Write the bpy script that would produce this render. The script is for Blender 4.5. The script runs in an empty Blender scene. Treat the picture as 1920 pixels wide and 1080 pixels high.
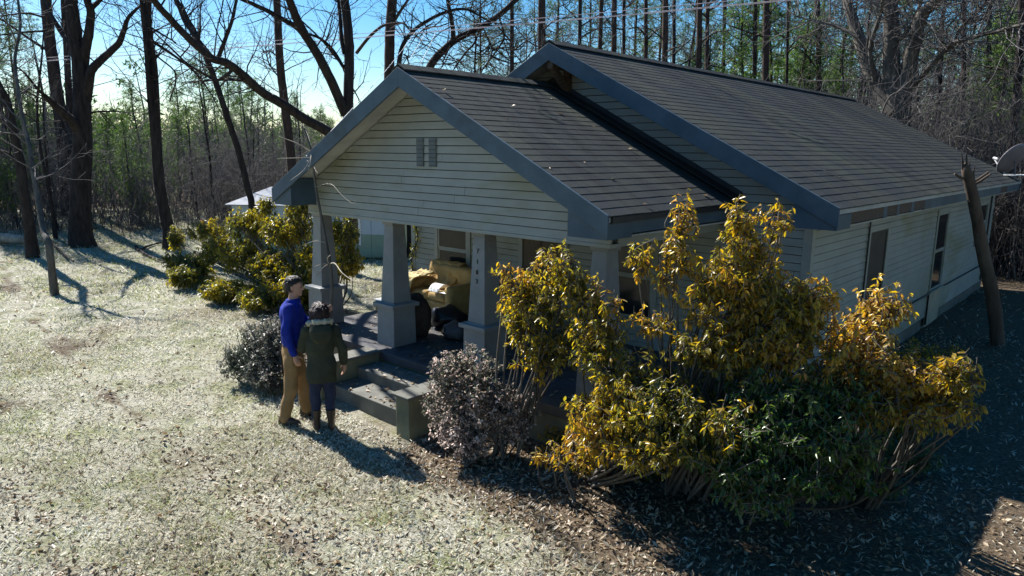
import bpy, math, random
import numpy as np
from mathutils import Vector, Matrix

# ------------------------------------------------------------------ camera, world, sun, exposure
scene = bpy.context.scene
COL = scene.collection
rad = math.radians
CAM_H = 3.4
CAM = np.array([7.32, -5.877, CAM_H])
F_PX, PITCH, ROLL, YAW = 1320.5, 0.1915, 0.0102, -0.7391
_fw = np.array([math.sin(YAW)*math.cos(PITCH), math.cos(YAW)*math.cos(PITCH), -math.sin(PITCH)])
_r0 = np.array([math.cos(YAW), -math.sin(YAW), 0.0])
_u0 = np.cross(_r0, _fw)
_rt = _r0*math.cos(ROLL) + _u0*math.sin(ROLL)
_up = -_r0*math.sin(ROLL) + _u0*math.cos(ROLL)

cam_data = bpy.data.cameras.new('camera')
cam = bpy.data.objects.new('camera', cam_data)
COL.objects.link(cam)
cam.matrix_world = Matrix(((_rt[0], _up[0], -_fw[0], CAM[0]), (_rt[1], _up[1], -_fw[1], CAM[1]),
                           (_rt[2], _up[2], -_fw[2], CAM[2]), (0, 0, 0, 1)))
cam_data.sensor_width = 36.0
cam_data.lens = F_PX/1920.0*36.0
cam_data.clip_start = 0.1
cam_data.clip_end = 3000.0
scene.camera = cam

SUN_EL, SUN_AZ = 40.5, -88.5          # azimuth measured from +Y towards +X
SUN_DIR = Vector((math.sin(rad(SUN_AZ))*math.cos(rad(SUN_EL)), math.cos(rad(SUN_AZ))*math.cos(rad(SUN_EL)), math.sin(rad(SUN_EL))))
world = bpy.data.worlds.new('World')
scene.world = world
world.use_nodes = True
wn = world.node_tree
sky = wn.nodes.new('ShaderNodeTexSky')
sky.sky_type = 'NISHITA'
sky.sun_disc = False
sky.sun_elevation = rad(SUN_EL)
sky.sun_rotation = rad(SUN_AZ)
sky.altitude = 200.0
sky.air_density = 1.15
sky.dust_density = 0.35
sky.ozone_density = 4.0
bg = wn.nodes['Background']
hsv = wn.nodes.new('ShaderNodeHueSaturation'); hsv.inputs['Saturation'].default_value = 1.45
wn.links.new(sky.outputs[0], hsv.inputs['Color']); wn.links.new(hsv.outputs[0], bg.inputs[0])
bg.inputs[1].default_value = 0.064

sun_data = bpy.data.lights.new('sun', 'SUN')
sun_data.energy = 5.0
sun_data.angle = rad(0.53)
sun_data.color = (1.0, 0.965, 0.91)
sun = bpy.data.objects.new('sun', sun_data)
COL.objects.link(sun)
sun.rotation_euler = SUN_DIR.to_track_quat('Z', 'Y').to_euler()
sun.location = (-30, 2, 30)

scene.view_settings.view_transform = 'Standard'
scene.view_settings.look = 'None'
scene.view_settings.exposure = 1.2
scene.view_settings.gamma = 1.0
scene.view_settings.use_curve_mapping = False
scene.render.resolution_x, scene.render.resolution_y = 1024, 576

RNG = np.random.default_rng(7)
random.seed(7)

# ------------------------------------------------------------------ pixel -> place helpers (distance always from ground, wall or size)
def ray(x, y):
    return _fw + _rt*(x-960.0)/F_PX + _up*(540.0-y)/F_PX
def on_z(x, y, z=0.0):
    d = ray(x, y); return CAM + d*((z-CAM_H)/d[2])
def on_y(x, y, Y):
    d = ray(x, y); return CAM + d*((Y-CAM[1])/d[1])
def on_x(x, y, X):
    d = ray(x, y); return CAM + d*((X-CAM[0])/d[0])
def at_d(x, y, D):
    d = ray(x, y); return CAM + d*(D/math.hypot(d[0], d[1]))

def smooth(a, b, t):
    t = np.clip((t-a)/(b-a), 0, 1); return t*t*(3-2*t)
def gz(x, y):
    """height of the ground"""
    d = np.hypot(np.asarray(x, float)-2.0, np.asarray(y, float)-3.0)
    return 0.9*smooth(14, 31, d) + 1.4*smooth(34, 90, d)

# ------------------------------------------------------------------ mesh helpers
def new_mesh(name, V, F):
    """V (n,3), F list of index arrays of equal width, or list of lists"""
    me = bpy.data.meshes.new(name)
    V = np.asarray(V, dtype=np.float32)
    if isinstance(F, np.ndarray):
        F = [F]
    if len(F) and isinstance(F[0], np.ndarray) and F[0].ndim == 2:
        F = [f for f in F if len(f)]
        nl = sum(f.size for f in F); nf = sum(len(f) for f in F)
        me.vertices.add(len(V)); me.vertices.foreach_set('co', V.ravel())
        me.loops.add(nl); me.polygons.add(nf)
        me.loops.foreach_set('vertex_index', np.concatenate([f.ravel() for f in F]).astype(np.int32))
        tot = np.concatenate([np.full(len(f), f.shape[1]) for f in F]).astype(np.int32)
        st = np.concatenate([[0], np.cumsum(tot)[:-1]]).astype(np.int32)
        me.polygons.foreach_set('loop_start', st)
        me.polygons.foreach_set('loop_total', tot)
        me.update(calc_edges=True); me.validate()
    else:
        me.from_pydata([tuple(v) for v in V], [], F); me.update()
    return me

def link(name, me, mat=None, parent=None, loc=None, smoothshade=False):
    o = bpy.data.objects.new(name, me)
    COL.objects.link(o)
    if mat is not None and me is not None and len(me.materials) == 0:
        me.materials.append(mat)
    if parent is not None:
        o.parent = parent
    if loc is not None:
        o.location = loc
    if smoothshade:
        me.polygons.foreach_set('use_smooth', np.ones(len(me.polygons), dtype=bool))
    return o

def tag(o, label=None, cat=None, group=None, kind=None):
    if label: o['label'] = label
    if cat: o['category'] = cat
    if group: o['group'] = group
    if kind: o['kind'] = kind
    return o

def empty(name, loc=(0, 0, 0), rz=0.0):
    o = bpy.data.objects.new(name, None)
    COL.objects.link(o); o.location = loc; o.rotation_euler = (0, 0, rz)
    o.empty_display_size = 0.2
    return o

class MB:
    def __init__(s): s.v = []; s.f = []
    def add(s, V, F):
        n = len(s.v); s.v.extend([tuple(map(float, p)) for p in V]); s.f.extend([[i+n for i in f] for f in F]); return s
    def box(s, x0, x1, y0, y1, z0, z1):
        return s.add([(x0,y0,z0),(x1,y0,z0),(x1,y1,z0),(x0,y1,z0),(x0,y0,z1),(x1,y0,z1),(x1,y1,z1),(x0,y1,z1)],
                     [[0,3,2,1],[4,5,6,7],[0,1,5,4],[1,2,6,5],[2,3,7,6],[3,0,4,7]])
    def frustum(s, cx, cy, z0, z1, a0, b0, a1, b1):
        V = [(cx+sx*a0, cy+sy*b0, z0) for sx, sy in ((-1,-1),(1,-1),(1,1),(-1,1))] + [(cx+sx*a1, cy+sy*b1, z1) for sx, sy in ((-1,-1),(1,-1),(1,1),(-1,1))]
        return s.add(V, [[0,3,2,1],[4,5,6,7],[0,1,5,4],[1,2,6,5],[2,3,7,6],[3,0,4,7]])
    def prism(s, poly, axis, a, b):
        """poly: list of 2D points, extruded along axis ('x': (y,z), 'y': (x,z), 'z': (x,y)) from a to b"""
        def P(p, t):
            return {'x': (t, p[0], p[1]), 'y': (p[0], t, p[1]), 'z': (p[0], p[1], t)}[axis]
        n = len(poly)
        V = [P(p, a) for p in poly] + [P(p, b) for p in poly]
        F = [list(range(n))[::-1], list(range(n, 2*n))] + [[i, (i+1) % n, n+(i+1) % n, n+i] for i in range(n)]
        return s.add(V, F)
    def tube(s, pts, rads, sides=8, cap=True):
        V, Q = tube_np(np.array(pts, float), np.array(rads, float) if not np.isscalar(rads) else np.full(len(pts), float(rads)), sides)
        s.add(V, Q.tolist())
        if cap:
            n = len(s.v); m = len(pts)*sides
            s.f.append([n-m+i for i in range(sides)][::-1]); s.f.append([n-sides+i for i in range(sides)])
        return s
    def build(s, name, mat, parent=None, bevel=0.0, smoothshade=False, subsurf=0):
        me = bpy.data.meshes.new(name)
        me.from_pydata(s.v, [], s.f); me.update()
        o = link(name, me, mat, parent, smoothshade=smoothshade)
        fix_normals(me)
        if bevel > 0:
            m = o.modifiers.new('bevel', 'BEVEL'); m.width = bevel; m.segments = 2; m.limit_method = 'ANGLE'
        if subsurf:
            m = o.modifiers.new('subd', 'SUBSURF'); m.levels = subsurf; m.render_levels = subsurf
        return o

import bmesh
def fix_normals(me):
    bm = bmesh.new(); bm.from_mesh(me)
    bmesh.ops.recalc_face_normals(bm, faces=bm.faces)
    bm.to_mesh(me); bm.free(); me.update()

def tube_np(P, Rr, sides):
    n = len(P)
    T = np.gradient(P, axis=0)
    T /= np.maximum(np.linalg.norm(T, axis=1, keepdims=True), 1e-9)
    m = T.mean(0)
    ref = np.array([0, 0, 1.0]) if abs(m[2]) < 0.8*np.linalg.norm(m) + 1e-9 else np.array([1.0, 0, 0])
    A = np.cross(T, ref); A /= np.maximum(np.linalg.norm(A, axis=1, keepdims=True), 1e-9)
    B = np.cross(T, A)
    ang = np.arange(sides)*2*math.pi/sides
    V = P[:, None, :] + Rr[:, None, None]*(np.cos(ang)[None, :, None]*A[:, None, :] + np.sin(ang)[None, :, None]*B[:, None, :])
    i = np.arange(n-1)[:, None]*sides; j = np.arange(sides)[None, :]; k = (j+1) % sides
    Q = np.stack([i+j, i+k, i+sides+k, i+sides+j], -1).reshape(-1, 4)
    return V.reshape(-1, 3), Q

class TB:
    """collects many tubes quickly"""
    def __init__(s): s.V = []; s.Q = []; s.n = 0
    def tube(s, P, Rr, sides):
        V, Q = tube_np(np.asarray(P, float), np.asarray(Rr, float), sides)
        s.V.append(V); s.Q.append(Q+s.n); s.n += len(V)
    def mesh(s, name):
        return new_mesh(name, np.concatenate(s.V), np.concatenate(s.Q))

def unit(v):
    v = np.asarray(v, float); return v/np.maximum(np.linalg.norm(v, axis=-1, keepdims=True), 1e-9)

def leaf_arrays(C, D, N, L, W, fold=0.15, six=False):
    """blades at C along D with normal N; 4 verts / 2 tris each (or 6 verts / 2 quads)"""
    D = unit(D); S = unit(np.cross(D, N)); N = np.cross(S, D)
    L = L[:, None]; W = W[:, None]; n = len(C)
    if six:
        b = C
        l1 = C + D*L*0.3 - S*W*0.5 + N*W*fold; r1 = C + D*L*0.3 + S*W*0.5 + N*W*fold
        l2 = C + D*L*0.68 - S*W*0.38 + N*W*fold*0.5 - N*L*0.06; r2 = C + D*L*0.68 + S*W*0.38 + N*W*fold*0.5 - N*L*0.06
        t = C + D*L*0.98 - N*L*0.16; m = C + D*L*0.5 - N*L*0.03
        V = np.stack([b, l1, l2, t, r2, r1, m], 1).reshape(-1, 3)
        o = (np.arange(n)*7)[:, None]
        Q = np.concatenate([o+np.array([[0, 6, 2, 1]]), o+np.array([[0, 5, 4, 6]])], 0)
        T = np.concatenate([o+np.array([[6, 3, 2]]), o+np.array([[6, 4, 3]])], 0)
        return V, [Q, T]
    l = C + D*L*0.45 - S*W*0.5 + N*W*fold
    r = C + D*L*0.45 + S*W*0.5 + N*W*fold
    t = C + D*L
    V = np.stack([C, l, t, r], 1).reshape(-1, 3)
    o = (np.arange(n)*4)[:, None]
    T = np.concatenate([o+np.array([[0, 2, 1]]), o+np.array([[0, 3, 2]])], 0)
    return V, [T]

def rand_unit(n, rng=RNG):
    return unit(rng.normal(size=(n, 3)))

# ------------------------------------------------------------------ materials
def nt_new(name):
    m = bpy.data.materials.new(name); m.use_nodes = True
    nt = m.node_tree; nt.nodes.clear()
    out = nt.nodes.new('ShaderNodeOutputMaterial')
    b = nt.nodes.new('ShaderNodeBsdfPrincipled')
    nt.links.new(b.outputs[0], out.inputs[0])
    return m, nt, b, out

def c4(c): return (c[0], c[1], c[2], 1.0)

def tex_coord(nt, scale=(1, 1, 1), which='Object'):
    tc = nt.nodes.new('ShaderNodeTexCoord'); mp = nt.nodes.new('ShaderNodeMapping')
    mp.inputs['Scale'].default_value = scale
    nt.links.new(tc.outputs[which], mp.inputs[0]); return mp.outputs[0]

def noise(nt, vec, scale, detail=4, rough=0.6, dist=0.0):
    n = nt.nodes.new('ShaderNodeTexNoise')
    n.inputs['Scale'].default_value = scale; n.inputs['Detail'].default_value = detail
    n.inputs['Roughness'].default_value = rough; n.inputs['Distortion'].default_value = dist
    if vec is not None: nt.links.new(vec, n.inputs['Vector'])
    return n.outputs['Fac']

def ramp(nt, fac, stops):
    r = nt.nodes.new('ShaderNodeValToRGB')
    el = r.color_ramp.elements
    while len(el) > 1: el.remove(el[-1])
    el[0].position = stops[0][0]; el[0].color = c4(stops[0][1])
    for p, c in stops[1:]:
        e = el.new(p); e.color = c4(c)
    nt.links.new(fac, r.inputs[0]); return r.outputs[0]

def mix(nt, fac, a, b, mode='MIX'):
    m = nt.nodes.new('ShaderNodeMix'); m.data_type = 'RGBA'; m.blend_type = mode
    for sock, v in ((m.inputs['Factor'], fac), (m.inputs['A'], a), (m.inputs['B'], b)):
        pass
    fi, ai, bi = m.inputs[0], m.inputs[6], m.inputs[7]
    for sock, v in ((fi, fac), (ai, a), (bi, b)):
        if isinstance(v, (int, float)): sock.default_value = v
        elif isinstance(v, tuple): sock.default_value = c4(v)
        else: nt.links.new(v, sock)
    return m.outputs[2]

def bump(nt, b, h, strength=0.3, dist=0.02):
    bn = nt.nodes.new('ShaderNodeBump'); bn.inputs['Strength'].default_value = strength; bn.inputs['Distance'].default_value = dist
    nt.links.new(h, bn.inputs['Height']); nt.links.new(bn.outputs[0], b.inputs['Normal'])

def pmat(name, c1, c2, scale=6.0, rough=0.7, bump_s=0.0, bump_scale=None, stretch=(1, 1, 1), c3=None, spec=0.4, metallic=0.0, lo=0.35, hi=0.65, which='Object'):
    m, nt, b, out = nt_new(name)
    v = tex_coord(nt, stretch, which)
    f = noise(nt, v, scale, 6, 0.65)
    col = ramp(nt, f, [(lo, c1), (hi, c2)])
    if c3 is not None:
        f2 = noise(nt, v, scale*0.27, 4, 0.7, 0.4)
        col = mix(nt, ramp(nt, f2, [(0.52, (0, 0, 0)), (0.68, (1, 1, 1))]), col, c3)
    nt.links.new(col, b.inputs['Base Color'])
    b.inputs['Roughness'].default_value = rough
    b.inputs['Specular IOR Level'].default_value = spec
    b.inputs['Metallic'].default_value = metallic
    if bump_s:
        bump(nt, b, noise(nt, v, bump_scale or scale*4, 6, 0.7), bump_s)
    return m

def leaf_mat(name, stops, transl=0.4, rough=0.4, spec=0.5, big=None):
    m, nt, b, out = nt_new(name)
    g = nt.nodes.new('ShaderNodeNewGeometry')
    oi = nt.nodes.new('ShaderNodeObjectInfo')
    ad = nt.nodes.new('ShaderNodeMath'); ad.operation = 'ADD'
    nt.links.new(g.outputs['Random Per Island'], ad.inputs[0]); nt.links.new(oi.outputs['Random'], ad.inputs[1])
    fr = nt.nodes.new('ShaderNodeMath'); fr.operation = 'FRACT'; nt.links.new(ad.outputs[0], fr.inputs[0])
    fac = fr.outputs[0]
    if big:       # tone varies by clump over the plant as well
        n = noise(nt, g.outputs['Position'], big, 2, 0.5)
        mth = nt.nodes.new('ShaderNodeMath'); mth.operation = 'MULTIPLY_ADD'
        nt.links.new(fac, mth.inputs[0]); mth.inputs[1].default_value = 0.55
        m2 = nt.nodes.new('ShaderNodeMath'); m2.operation = 'MULTIPLY_ADD'
        nt.links.new(n, m2.inputs[0]); m2.inputs[1].default_value = 1.5; m2.inputs[2].default_value = -0.53
        nt.links.new(m2.outputs[0], mth.inputs[2]); mth.use_clamp = True
        fac = mth.outputs[0]
    col = ramp(nt, fac, stops)
    nt.links.new(col, b.inputs['Base Color'])
    b.inputs['Roughness'].default_value = rough
    b.inputs['Specular IOR Level'].default_value = spec
    if transl > 0:
        t = nt.nodes.new('ShaderNodeBsdfTranslucent')
        hs = nt.nodes.new('ShaderNodeHueSaturation'); hs.inputs['Saturation'].default_value = 1.12; hs.inputs['Value'].default_value = 1.6
        nt.links.new(col, hs.inputs['Color']); nt.links.new(hs.outputs[0], t.inputs[0])
        mx = nt.nodes.new('ShaderNodeMixShader'); mx.inputs[0].default_value = transl
        nt.links.new(b.outputs[0], mx.inputs[1]); nt.links.new(t.outputs[0], mx.inputs[2]); nt.links.new(mx.outputs[0], out.inputs[0])
    return m

M = {}
M['siding'] = pmat('siding_paint', (0.25, 0.268, 0.245), (0.305, 0.325, 0.30), 1.3, 0.6, 0.12, 30, (1, 1, 2), (0.21, 0.21, 0.13))
M['trim'] = pmat('grey_trim_paint', (0.040, 0.072, 0.100), (0.066, 0.104, 0.138), 2.2, 0.6, 0.25, 40, (1, 1, 1), (0.030, 0.048, 0.058))
M['column'] = pmat('column_paint', (0.19, 0.197, 0.195), (0.24, 0.246, 0.24), 3, 0.6, 0.1, 20, (1, 1, 1), (0.13, 0.135, 0.13))
M['soffit'] = pmat('soffit_paint', (0.30, 0.31, 0.30), (0.42, 0.43, 0.41), 2, 0.7)
M['bare_wood'] = pmat('bare_weathered_wood', (0.05, 0.035, 0.025), (0.12, 0.085, 0.06), 5, 0.8, 0.3, 30, (1, 6, 6))
M['concrete'] = pmat('old_concrete', (0.10, 0.10, 0.085), (0.19, 0.185, 0.16), 3, 0.85, 0.35, 22, (1, 1, 1), (0.12, 0.12, 0.10))
M['cheek'] = pmat('painted_step_wall', (0.17, 0.165, 0.10), (0.24, 0.235, 0.15), 3, 0.8, 0.3, 25, (1, 1, 1), (0.12, 0.12, 0.08))
M['floor'] = pmat('porch_floor_paint', (0.04, 0.04, 0.045), (0.08, 0.08, 0.09), 3.5, 0.7, 0.2, 20, (1, 1, 1), (0.10, 0.085, 0.065))
M['glass'] = pmat('window_glass', (0.010, 0.012, 0.013), (0.022, 0.025, 0.026), 2, 0.08, spec=0.3)
M['screen'] = pmat('window_screen', (0.02, 0.017, 0.014), (0.04, 0.032, 0.026), 4, 0.6)
M['door'] = pmat('door_paint', (0.07, 0.05, 0.03), (0.11, 0.075, 0.045), 3, 0.6, 0.1, 20, (4, 4, 1))
M['rake_shade'] = pmat('rake_shade_black', (0.012, 0.012, 0.013), (0.03, 0.03, 0.03), 5, 0.6, 0.2)  # black for the strips that paint in the rake overhang's shadow
M['lap_shade'] = pmat('lap_shade_dark', (0.03, 0.035, 0.035), (0.05, 0.055, 0.055), 4, 0.9)  # wall core kept dark so the board gaps draw the lap shadows
M['vent'] = pmat('vent_paint', (0.10, 0.125, 0.135), (0.13, 0.15, 0.155), 4, 0.6)
M['black'] = pmat('black_paint', (0.01, 0.01, 0.01), (0.02, 0.02, 0.02), 5, 0.5)
M['white'] = pmat('white_paint', (0.68, 0.68, 0.66), (0.8, 0.8, 0.78), 4, 0.5)

def shingle_mat():
    m, nt, b, out = nt_new('asphalt_shingle')
    g = nt.nodes.new('ShaderNodeNewGeometry')
    v = tex_coord(nt, (1, 1, 1))
    base = ramp(nt, g.outputs['Random Per Island'], [(0, (0.034, 0.039, 0.041)), (0.5, (0.038, 0.043, 0.045)), (1, (0.044, 0.049, 0.050))])
    gran = noise(nt, v, 160, 2, 0.8)
    base = mix(nt, 0.55, base, ramp(nt, gran, [(0.3, (0.016, 0.018, 0.020)), (0.7, (0.072, 0.080, 0.082))]))
    st = noise(nt, tex_coord(nt, (0.5, 0.9, 0.9)), 0.8, 5, 0.65, 0.6)        # moss and lichen patches
    base = mix(nt, ramp(nt, st, [(0.46, (0, 0, 0)), (0.66, (0.85, 0.85, 0.85))]), base, (0.068, 0.074, 0.055))
    st2 = noise(nt, tex_coord(nt, (0.25, 2.2, 0.25)), 1.1, 5, 0.7, 0.5)     # long dark streaks down the slope
    base = mix(nt, ramp(nt, st2, [(0.48, (0, 0, 0)), (0.70, (0.75, 0.75, 0.75))]), base, (0.022, 0.02, 0.02))
    nt.links.new(base, b.inputs['Base Color'])
    b.inputs['Roughness'].default_value = 0.9; b.inputs['Specular IOR Level'].default_value = 0.12
    bump(nt, b, gran, 0.5, 0.01)
    return m
M['shingle'] = shingle_mat()
# ------------------------------------------------------------------ ground
def ground_mat():
    m, nt, b, out = nt_new('ground')
    v = tex_coord(nt, (1, 1, 1))
    geo = nt.nodes.new('ShaderNodeNewGeometry')
    fine = noise(nt, v, 26, 6, 0.75)
    mid = noise(nt, v, 1.7, 6, 0.68, 0.3)
    big = noise(nt, v, 0.33, 4, 0.6, 0.3)
    dry = ramp(nt, fine, [(0.30, (0.21, 0.185, 0.13)), (0.5, (0.42, 0.40, 0.31)), (0.68, (0.62, 0.61, 0.52))])
    green = ramp(nt, fine, [(0.30, (0.085, 0.10, 0.03)), (0.5, (0.20, 0.22, 0.085)), (0.7, (0.38, 0.38, 0.2))])
    lawn = mix(nt, ramp(nt, mid, [(0.44, (0, 0, 0)), (0.66, (0.9, 0.9, 0.9))]), dry, green)
    brown = ramp(nt, fine, [(0.3, (0.06, 0.042, 0.025)), (0.55, (0.17, 0.12, 0.07)), (0.72, (0.33, 0.25, 0.16))])
    lawn = mix(nt, ramp(nt, big, [(0.50, (0, 0, 0)), (0.72, (0.8, 0.8, 0.8))]), lawn, brown)
    # leaf litter around the house and in the wood: a colour attribute carries where it lies
    at = nt.nodes.new('ShaderNodeAttribute'); at.attribute_name = 'litter'
    wob = nt.nodes.new('ShaderNodeMath'); wob.operation = 'ADD'
    sub = nt.nodes.new('ShaderNodeMath'); sub.operation = 'MULTIPLY_ADD'; sub.inputs[1].default_value = 0.9; sub.inputs[2].default_value = -0.45
    nt.links.new(mid, sub.inputs[0]); nt.links.new(at.outputs['Fac'], wob.inputs[0]); nt.links.new(sub.outputs[0], wob.inputs[1])
    lit = ramp(nt, fine, [(0.3, (0.045, 0.032, 0.022)), (0.52, (0.14, 0.105, 0.07)), (0.72, (0.34, 0.27, 0.19))])
    col = mix(nt, ramp(nt, wob.outputs[0], [(0.35, (0, 0, 0)), (0.65, (1, 1, 1))]), lawn, lit)
    nt.links.new(col, b.inputs['Base Color'])
    b.inputs['Roughness'].default_value = 0.95; b.inputs['Specular IOR Level'].default_value = 0.15
    bump(nt, b, fine, 0.9, 0.06)
    return m

def track(x, y):
    a = on_z(33, 547)[:2]; b = on_z(255, 747)[:2]; d = unit(b-a); nrm = np.array([-d[1], d[0]])
    s_ = (x-a[0])*nrm[0]+(y-a[1])*nrm[1] + 0.25*np.sin(((x-a[0])*d[0]+(y-a[1])*d[1])*0.22)
    return np.maximum(np.exp(-(s_/0.17)**2), np.exp(-((s_+1.55)/0.20)**2)*0.8)
def patchy(x, y, s=1.0, ph=0.0):
    return 0.5+0.5*np.sin(x*1.1*s+ph+1.3*np.sin(y*0.7*s))*np.sin(y*1.3*s-ph+1.1*np.sin(x*0.9*s))
def litter_amount(x, y):
    """1 where dead leaves cover the soil"""
    x = np.asarray(x, float); y = np.asarray(y, float)
    d_house = np.maximum(np.maximum(-1.0-x, 0)*0.55, np.maximum(np.maximum(-0.6-y, 0), 0))
    # bed in front of porch and along the right-hand side
    a = smooth(1.5, 0.3, np.hypot(np.maximum(np.maximum(1.9-x, x-9.0), 0), np.maximum(np.maximum(-0.5-y, y-18), 0)))
    bb = smooth(0.9, 0.2, np.hypot(np.maximum(np.maximum(-3.4-x, x-1.0), 0), np.maximum(np.maximum(0.0-y, y-18), 0)))
    wood = smooth(25.5, 30.0, np.hypot(x-2.0, y-3.0)+1.5*np.sin(x*0.3+y*0.2))
    back = smooth(9.0, 14.0, y)*smooth(-12, -6, x)
    c = smooth(1.7, 0.3, np.hypot(x+5.6, (y-1.9)*1.1))*0.8
    tr = 0.54*track(x, y) + 0.40*smooth(0.74, 0.96, patchy(x, y, 0.9, 3.3)) + 0.25*smooth(0.8, 0.95, patchy(x, y, 2.3, 1.3))
    return np.clip(np.maximum.reduce([a, bb, wood, back, c, np.minimum(tr, 0.68)*smooth(24, 16, np.hypot(x, y))]), 0, 1)

def axis_pts(lo, hi, c0, c1, fine):
    core = np.arange(c0, c1+1e-6, fine)
    out_hi = c1 + np.cumsum(fine*1.16**np.arange(1, 60)); out_lo = c0 - np.cumsum(fine*1.16**np.arange(1, 60))
    a = np.concatenate([out_lo[out_lo > lo][::-1], core, out_hi[out_hi < hi]])
    return np.concatenate([[lo], a, [hi]])
gx = axis_pts(-900, 900, -32, 12, 0.25); gy = axis_pts(-900, 900, -9, 20, 0.25)
GX, GY = np.meshgrid(gx, gy)
bumps = 0.025*np.sin(GX*1.7+0.6*GY)*np.sin(GY*1.3-0.4*GX) + 0.015*np.sin(GX*4.1+1)*np.sin(GY*3.7)
bumps *= smooth(60, 20, np.hypot(GX, GY))
GZ = gz(GX, GY) + bumps - 0.02
nx_, ny_ = len(gx), len(gy)
ii = (np.arange(ny_-1)[:, None]*nx_ + np.arange(nx_-1)[None, :]).ravel()
me = new_mesh('ground', np.stack([GX, GY, GZ], -1).reshape(-1, 3), np.stack([ii, ii+1, ii+nx_+1, ii+nx_], -1))
att = me.attributes.new('litter', 'FLOAT', 'POINT'); att.data.foreach_set('value', litter_amount(GX, GY).ravel().astype(np.float32))
ground = link('ground', me, ground_mat(), smoothshade=True)
tag(ground, kind='structure')

def g_at(x, y):
    b = 0.025*np.sin(x*1.7+0.6*y)*np.sin(y*1.3-0.4*x) + 0.015*np.sin(x*4.1+1)*np.sin(y*3.7)
    return gz(x, y) + b*smooth(60, 20, np.hypot(x, y)) - 0.02

# ------------------------------------------------------------------ house
SL = 0.506                                  # roof slope
house = empty('bungalow', (0, 0, 0))
tag(house, 'low cream clapboard bungalow with gabled front porch and grey shingle roof', 'house')

OV = 0.45                                   # rake overhang
PW, PZ = 3.27, 4.47                         # porch roof half width, peak
MXC, MW, MZ = 0.31, 4.33, 5.03              # main roof centre, half width, peak
MY0, MY1 = 2.60, 16.42
WY0, WY1 = 3.10, 16.0                       # main walls
WX0, WX1 = -3.57, 4.19
BZ = 2.39                                   # underside of the porch beam
FLOOR = 0.5
PY = 0.45                                   # porch gable wall plane

def roof(xc, w, zr, y0, y1, name):
    """two sloped decks as one mesh, shingle courses as sub-parts"""
    t = 0.06
    m = MB()
    ze = zr - SL*w
    m.prism([(xc-w, ze-t), (xc, zr-t), (xc+w, ze-t), (xc+w, ze-t-0.05), (xc, zr-t-0.06), (xc-w, ze-t-0.05)], 'y', y0, y1)
    deck = m.build('roof', M['soffit'], house)
    expo = 0.146
    slant = math.hypot(w, SL*w)
    n = int(math.ceil(slant/expo))
    ux, uz = w/slant, -SL*w/slant           # down-slope direction for +x side
    nxn, nzn = -uz, ux
    r = random.Random(len(name)*37)
    for side in (1, -1):
        for i in range(n):
            s1 = slant - i*expo + 0.012     # butt edge distance from the ridge
            s0 = max(s1 - expo - 0.05, 0.0)
            mb = MB()
            tw = 0.305
            y = y0 - 0.03 - r.random()*tw
            while y < y1+0.03:
                a, b_ = max(y, y0-0.03), min(y+tw-0.0012, y1+0.03)
                if b_-a > 0.02:
                    jb = r.uniform(-0.002, 0.002); lift = r.uniform(0.011, 0.013); sk = r.uniform(-0.002, 0.002)
                    def P(s, h, yy):
                        return (xc+side*(ux*s+nxn*h), yy, zr-0.02+uz*s+nzn*h-0.03)
                    h0 = 0.004
                    V = [P(s0, h0, a), P(s1+jb, h0+0.004, a), P(s1+jb+sk, h0+0.004, b_), P(s0, h0, b_),
                         P(s0, h0+0.006, a), P(s1+jb, h0+lift, a), P(s1+jb+sk, h0+lift, b_), P(s0, h0+0.006, b_)]
                    F = [[0, 3, 2, 1], [4, 5, 6, 7], [0, 1, 5, 4], [1, 2, 6, 5], [2, 3, 7, 6], [3, 0, 4, 7]]
                    mb.add(V, F)
                y += tw
            mb.build('shingle_course', M['shingle'], deck)
    # ridge caps
    y = y0-0.03
    while y < y1:
        e = min(y+0.31, y1+0.03)
        mb = MB(); h = 0.010
        mb.prism([(xc-0.13, zr-0.13*SL-0.018), (xc, zr-0.012), (xc+0.13, zr-0.13*SL-0.018), (xc+0.13, zr-0.13*SL-0.002), (xc, zr+0.008), (xc-0.13, zr-0.13*SL-0.002)], 'y', y, e)
        mb.build('ridge_cap', M['shingle'], deck)
        y += 0.29
    return deck

porch_roof = roof(0.0, PW, PZ, 0.0, WY0-0.02, 'porch')
porch_roof['label'] = 'lower porch roof with grey shingles'
main_roof = roof(MXC, MW, MZ, MY0, MY1, 'main house')

def rakes(xc, w, zr, y, thick, hgt, name='rake_board', ret=True, oy=OV):
    zt = zr - 0.035
    for s in (-1, 1):
        m = MB()
        m.prism([(xc, zt), (xc+s*(w+0.01), zt-SL*w), (xc+s*(w+0.01), zt-SL*w-hgt), (xc, zt-hgt-0.02)], 'y', y-thick, y-0.004)
        m.build(name, M['trim'], house, bevel=0.004)
        if ret:        # boxed eave return behind the end of the rake
            m = MB()
            ztip = zt-SL*w
            m.prism([(xc+s*(w-0.01), ztip-0.09), (xc+s*(w-0.01), ztip-hgt-0.03), (xc+s*(w-0.52), ztip-hgt-0.03), (xc+s*(w-0.52), ztip+SL*0.51-0.09)], 'y', y-0.002, y+oy)
            m.build('eave_return', M['trim'], house)
rakes(0.0, PW, PZ, -0.001, 0.035, 0.225)
rakes(MXC, MW, MZ, MY0-0.001, 0.035, 0.235, oy=0.48)
# far gable
rakes(MXC, MW, MZ, MY1+0.04, 0.035, 0.2, ret=False)

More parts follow.
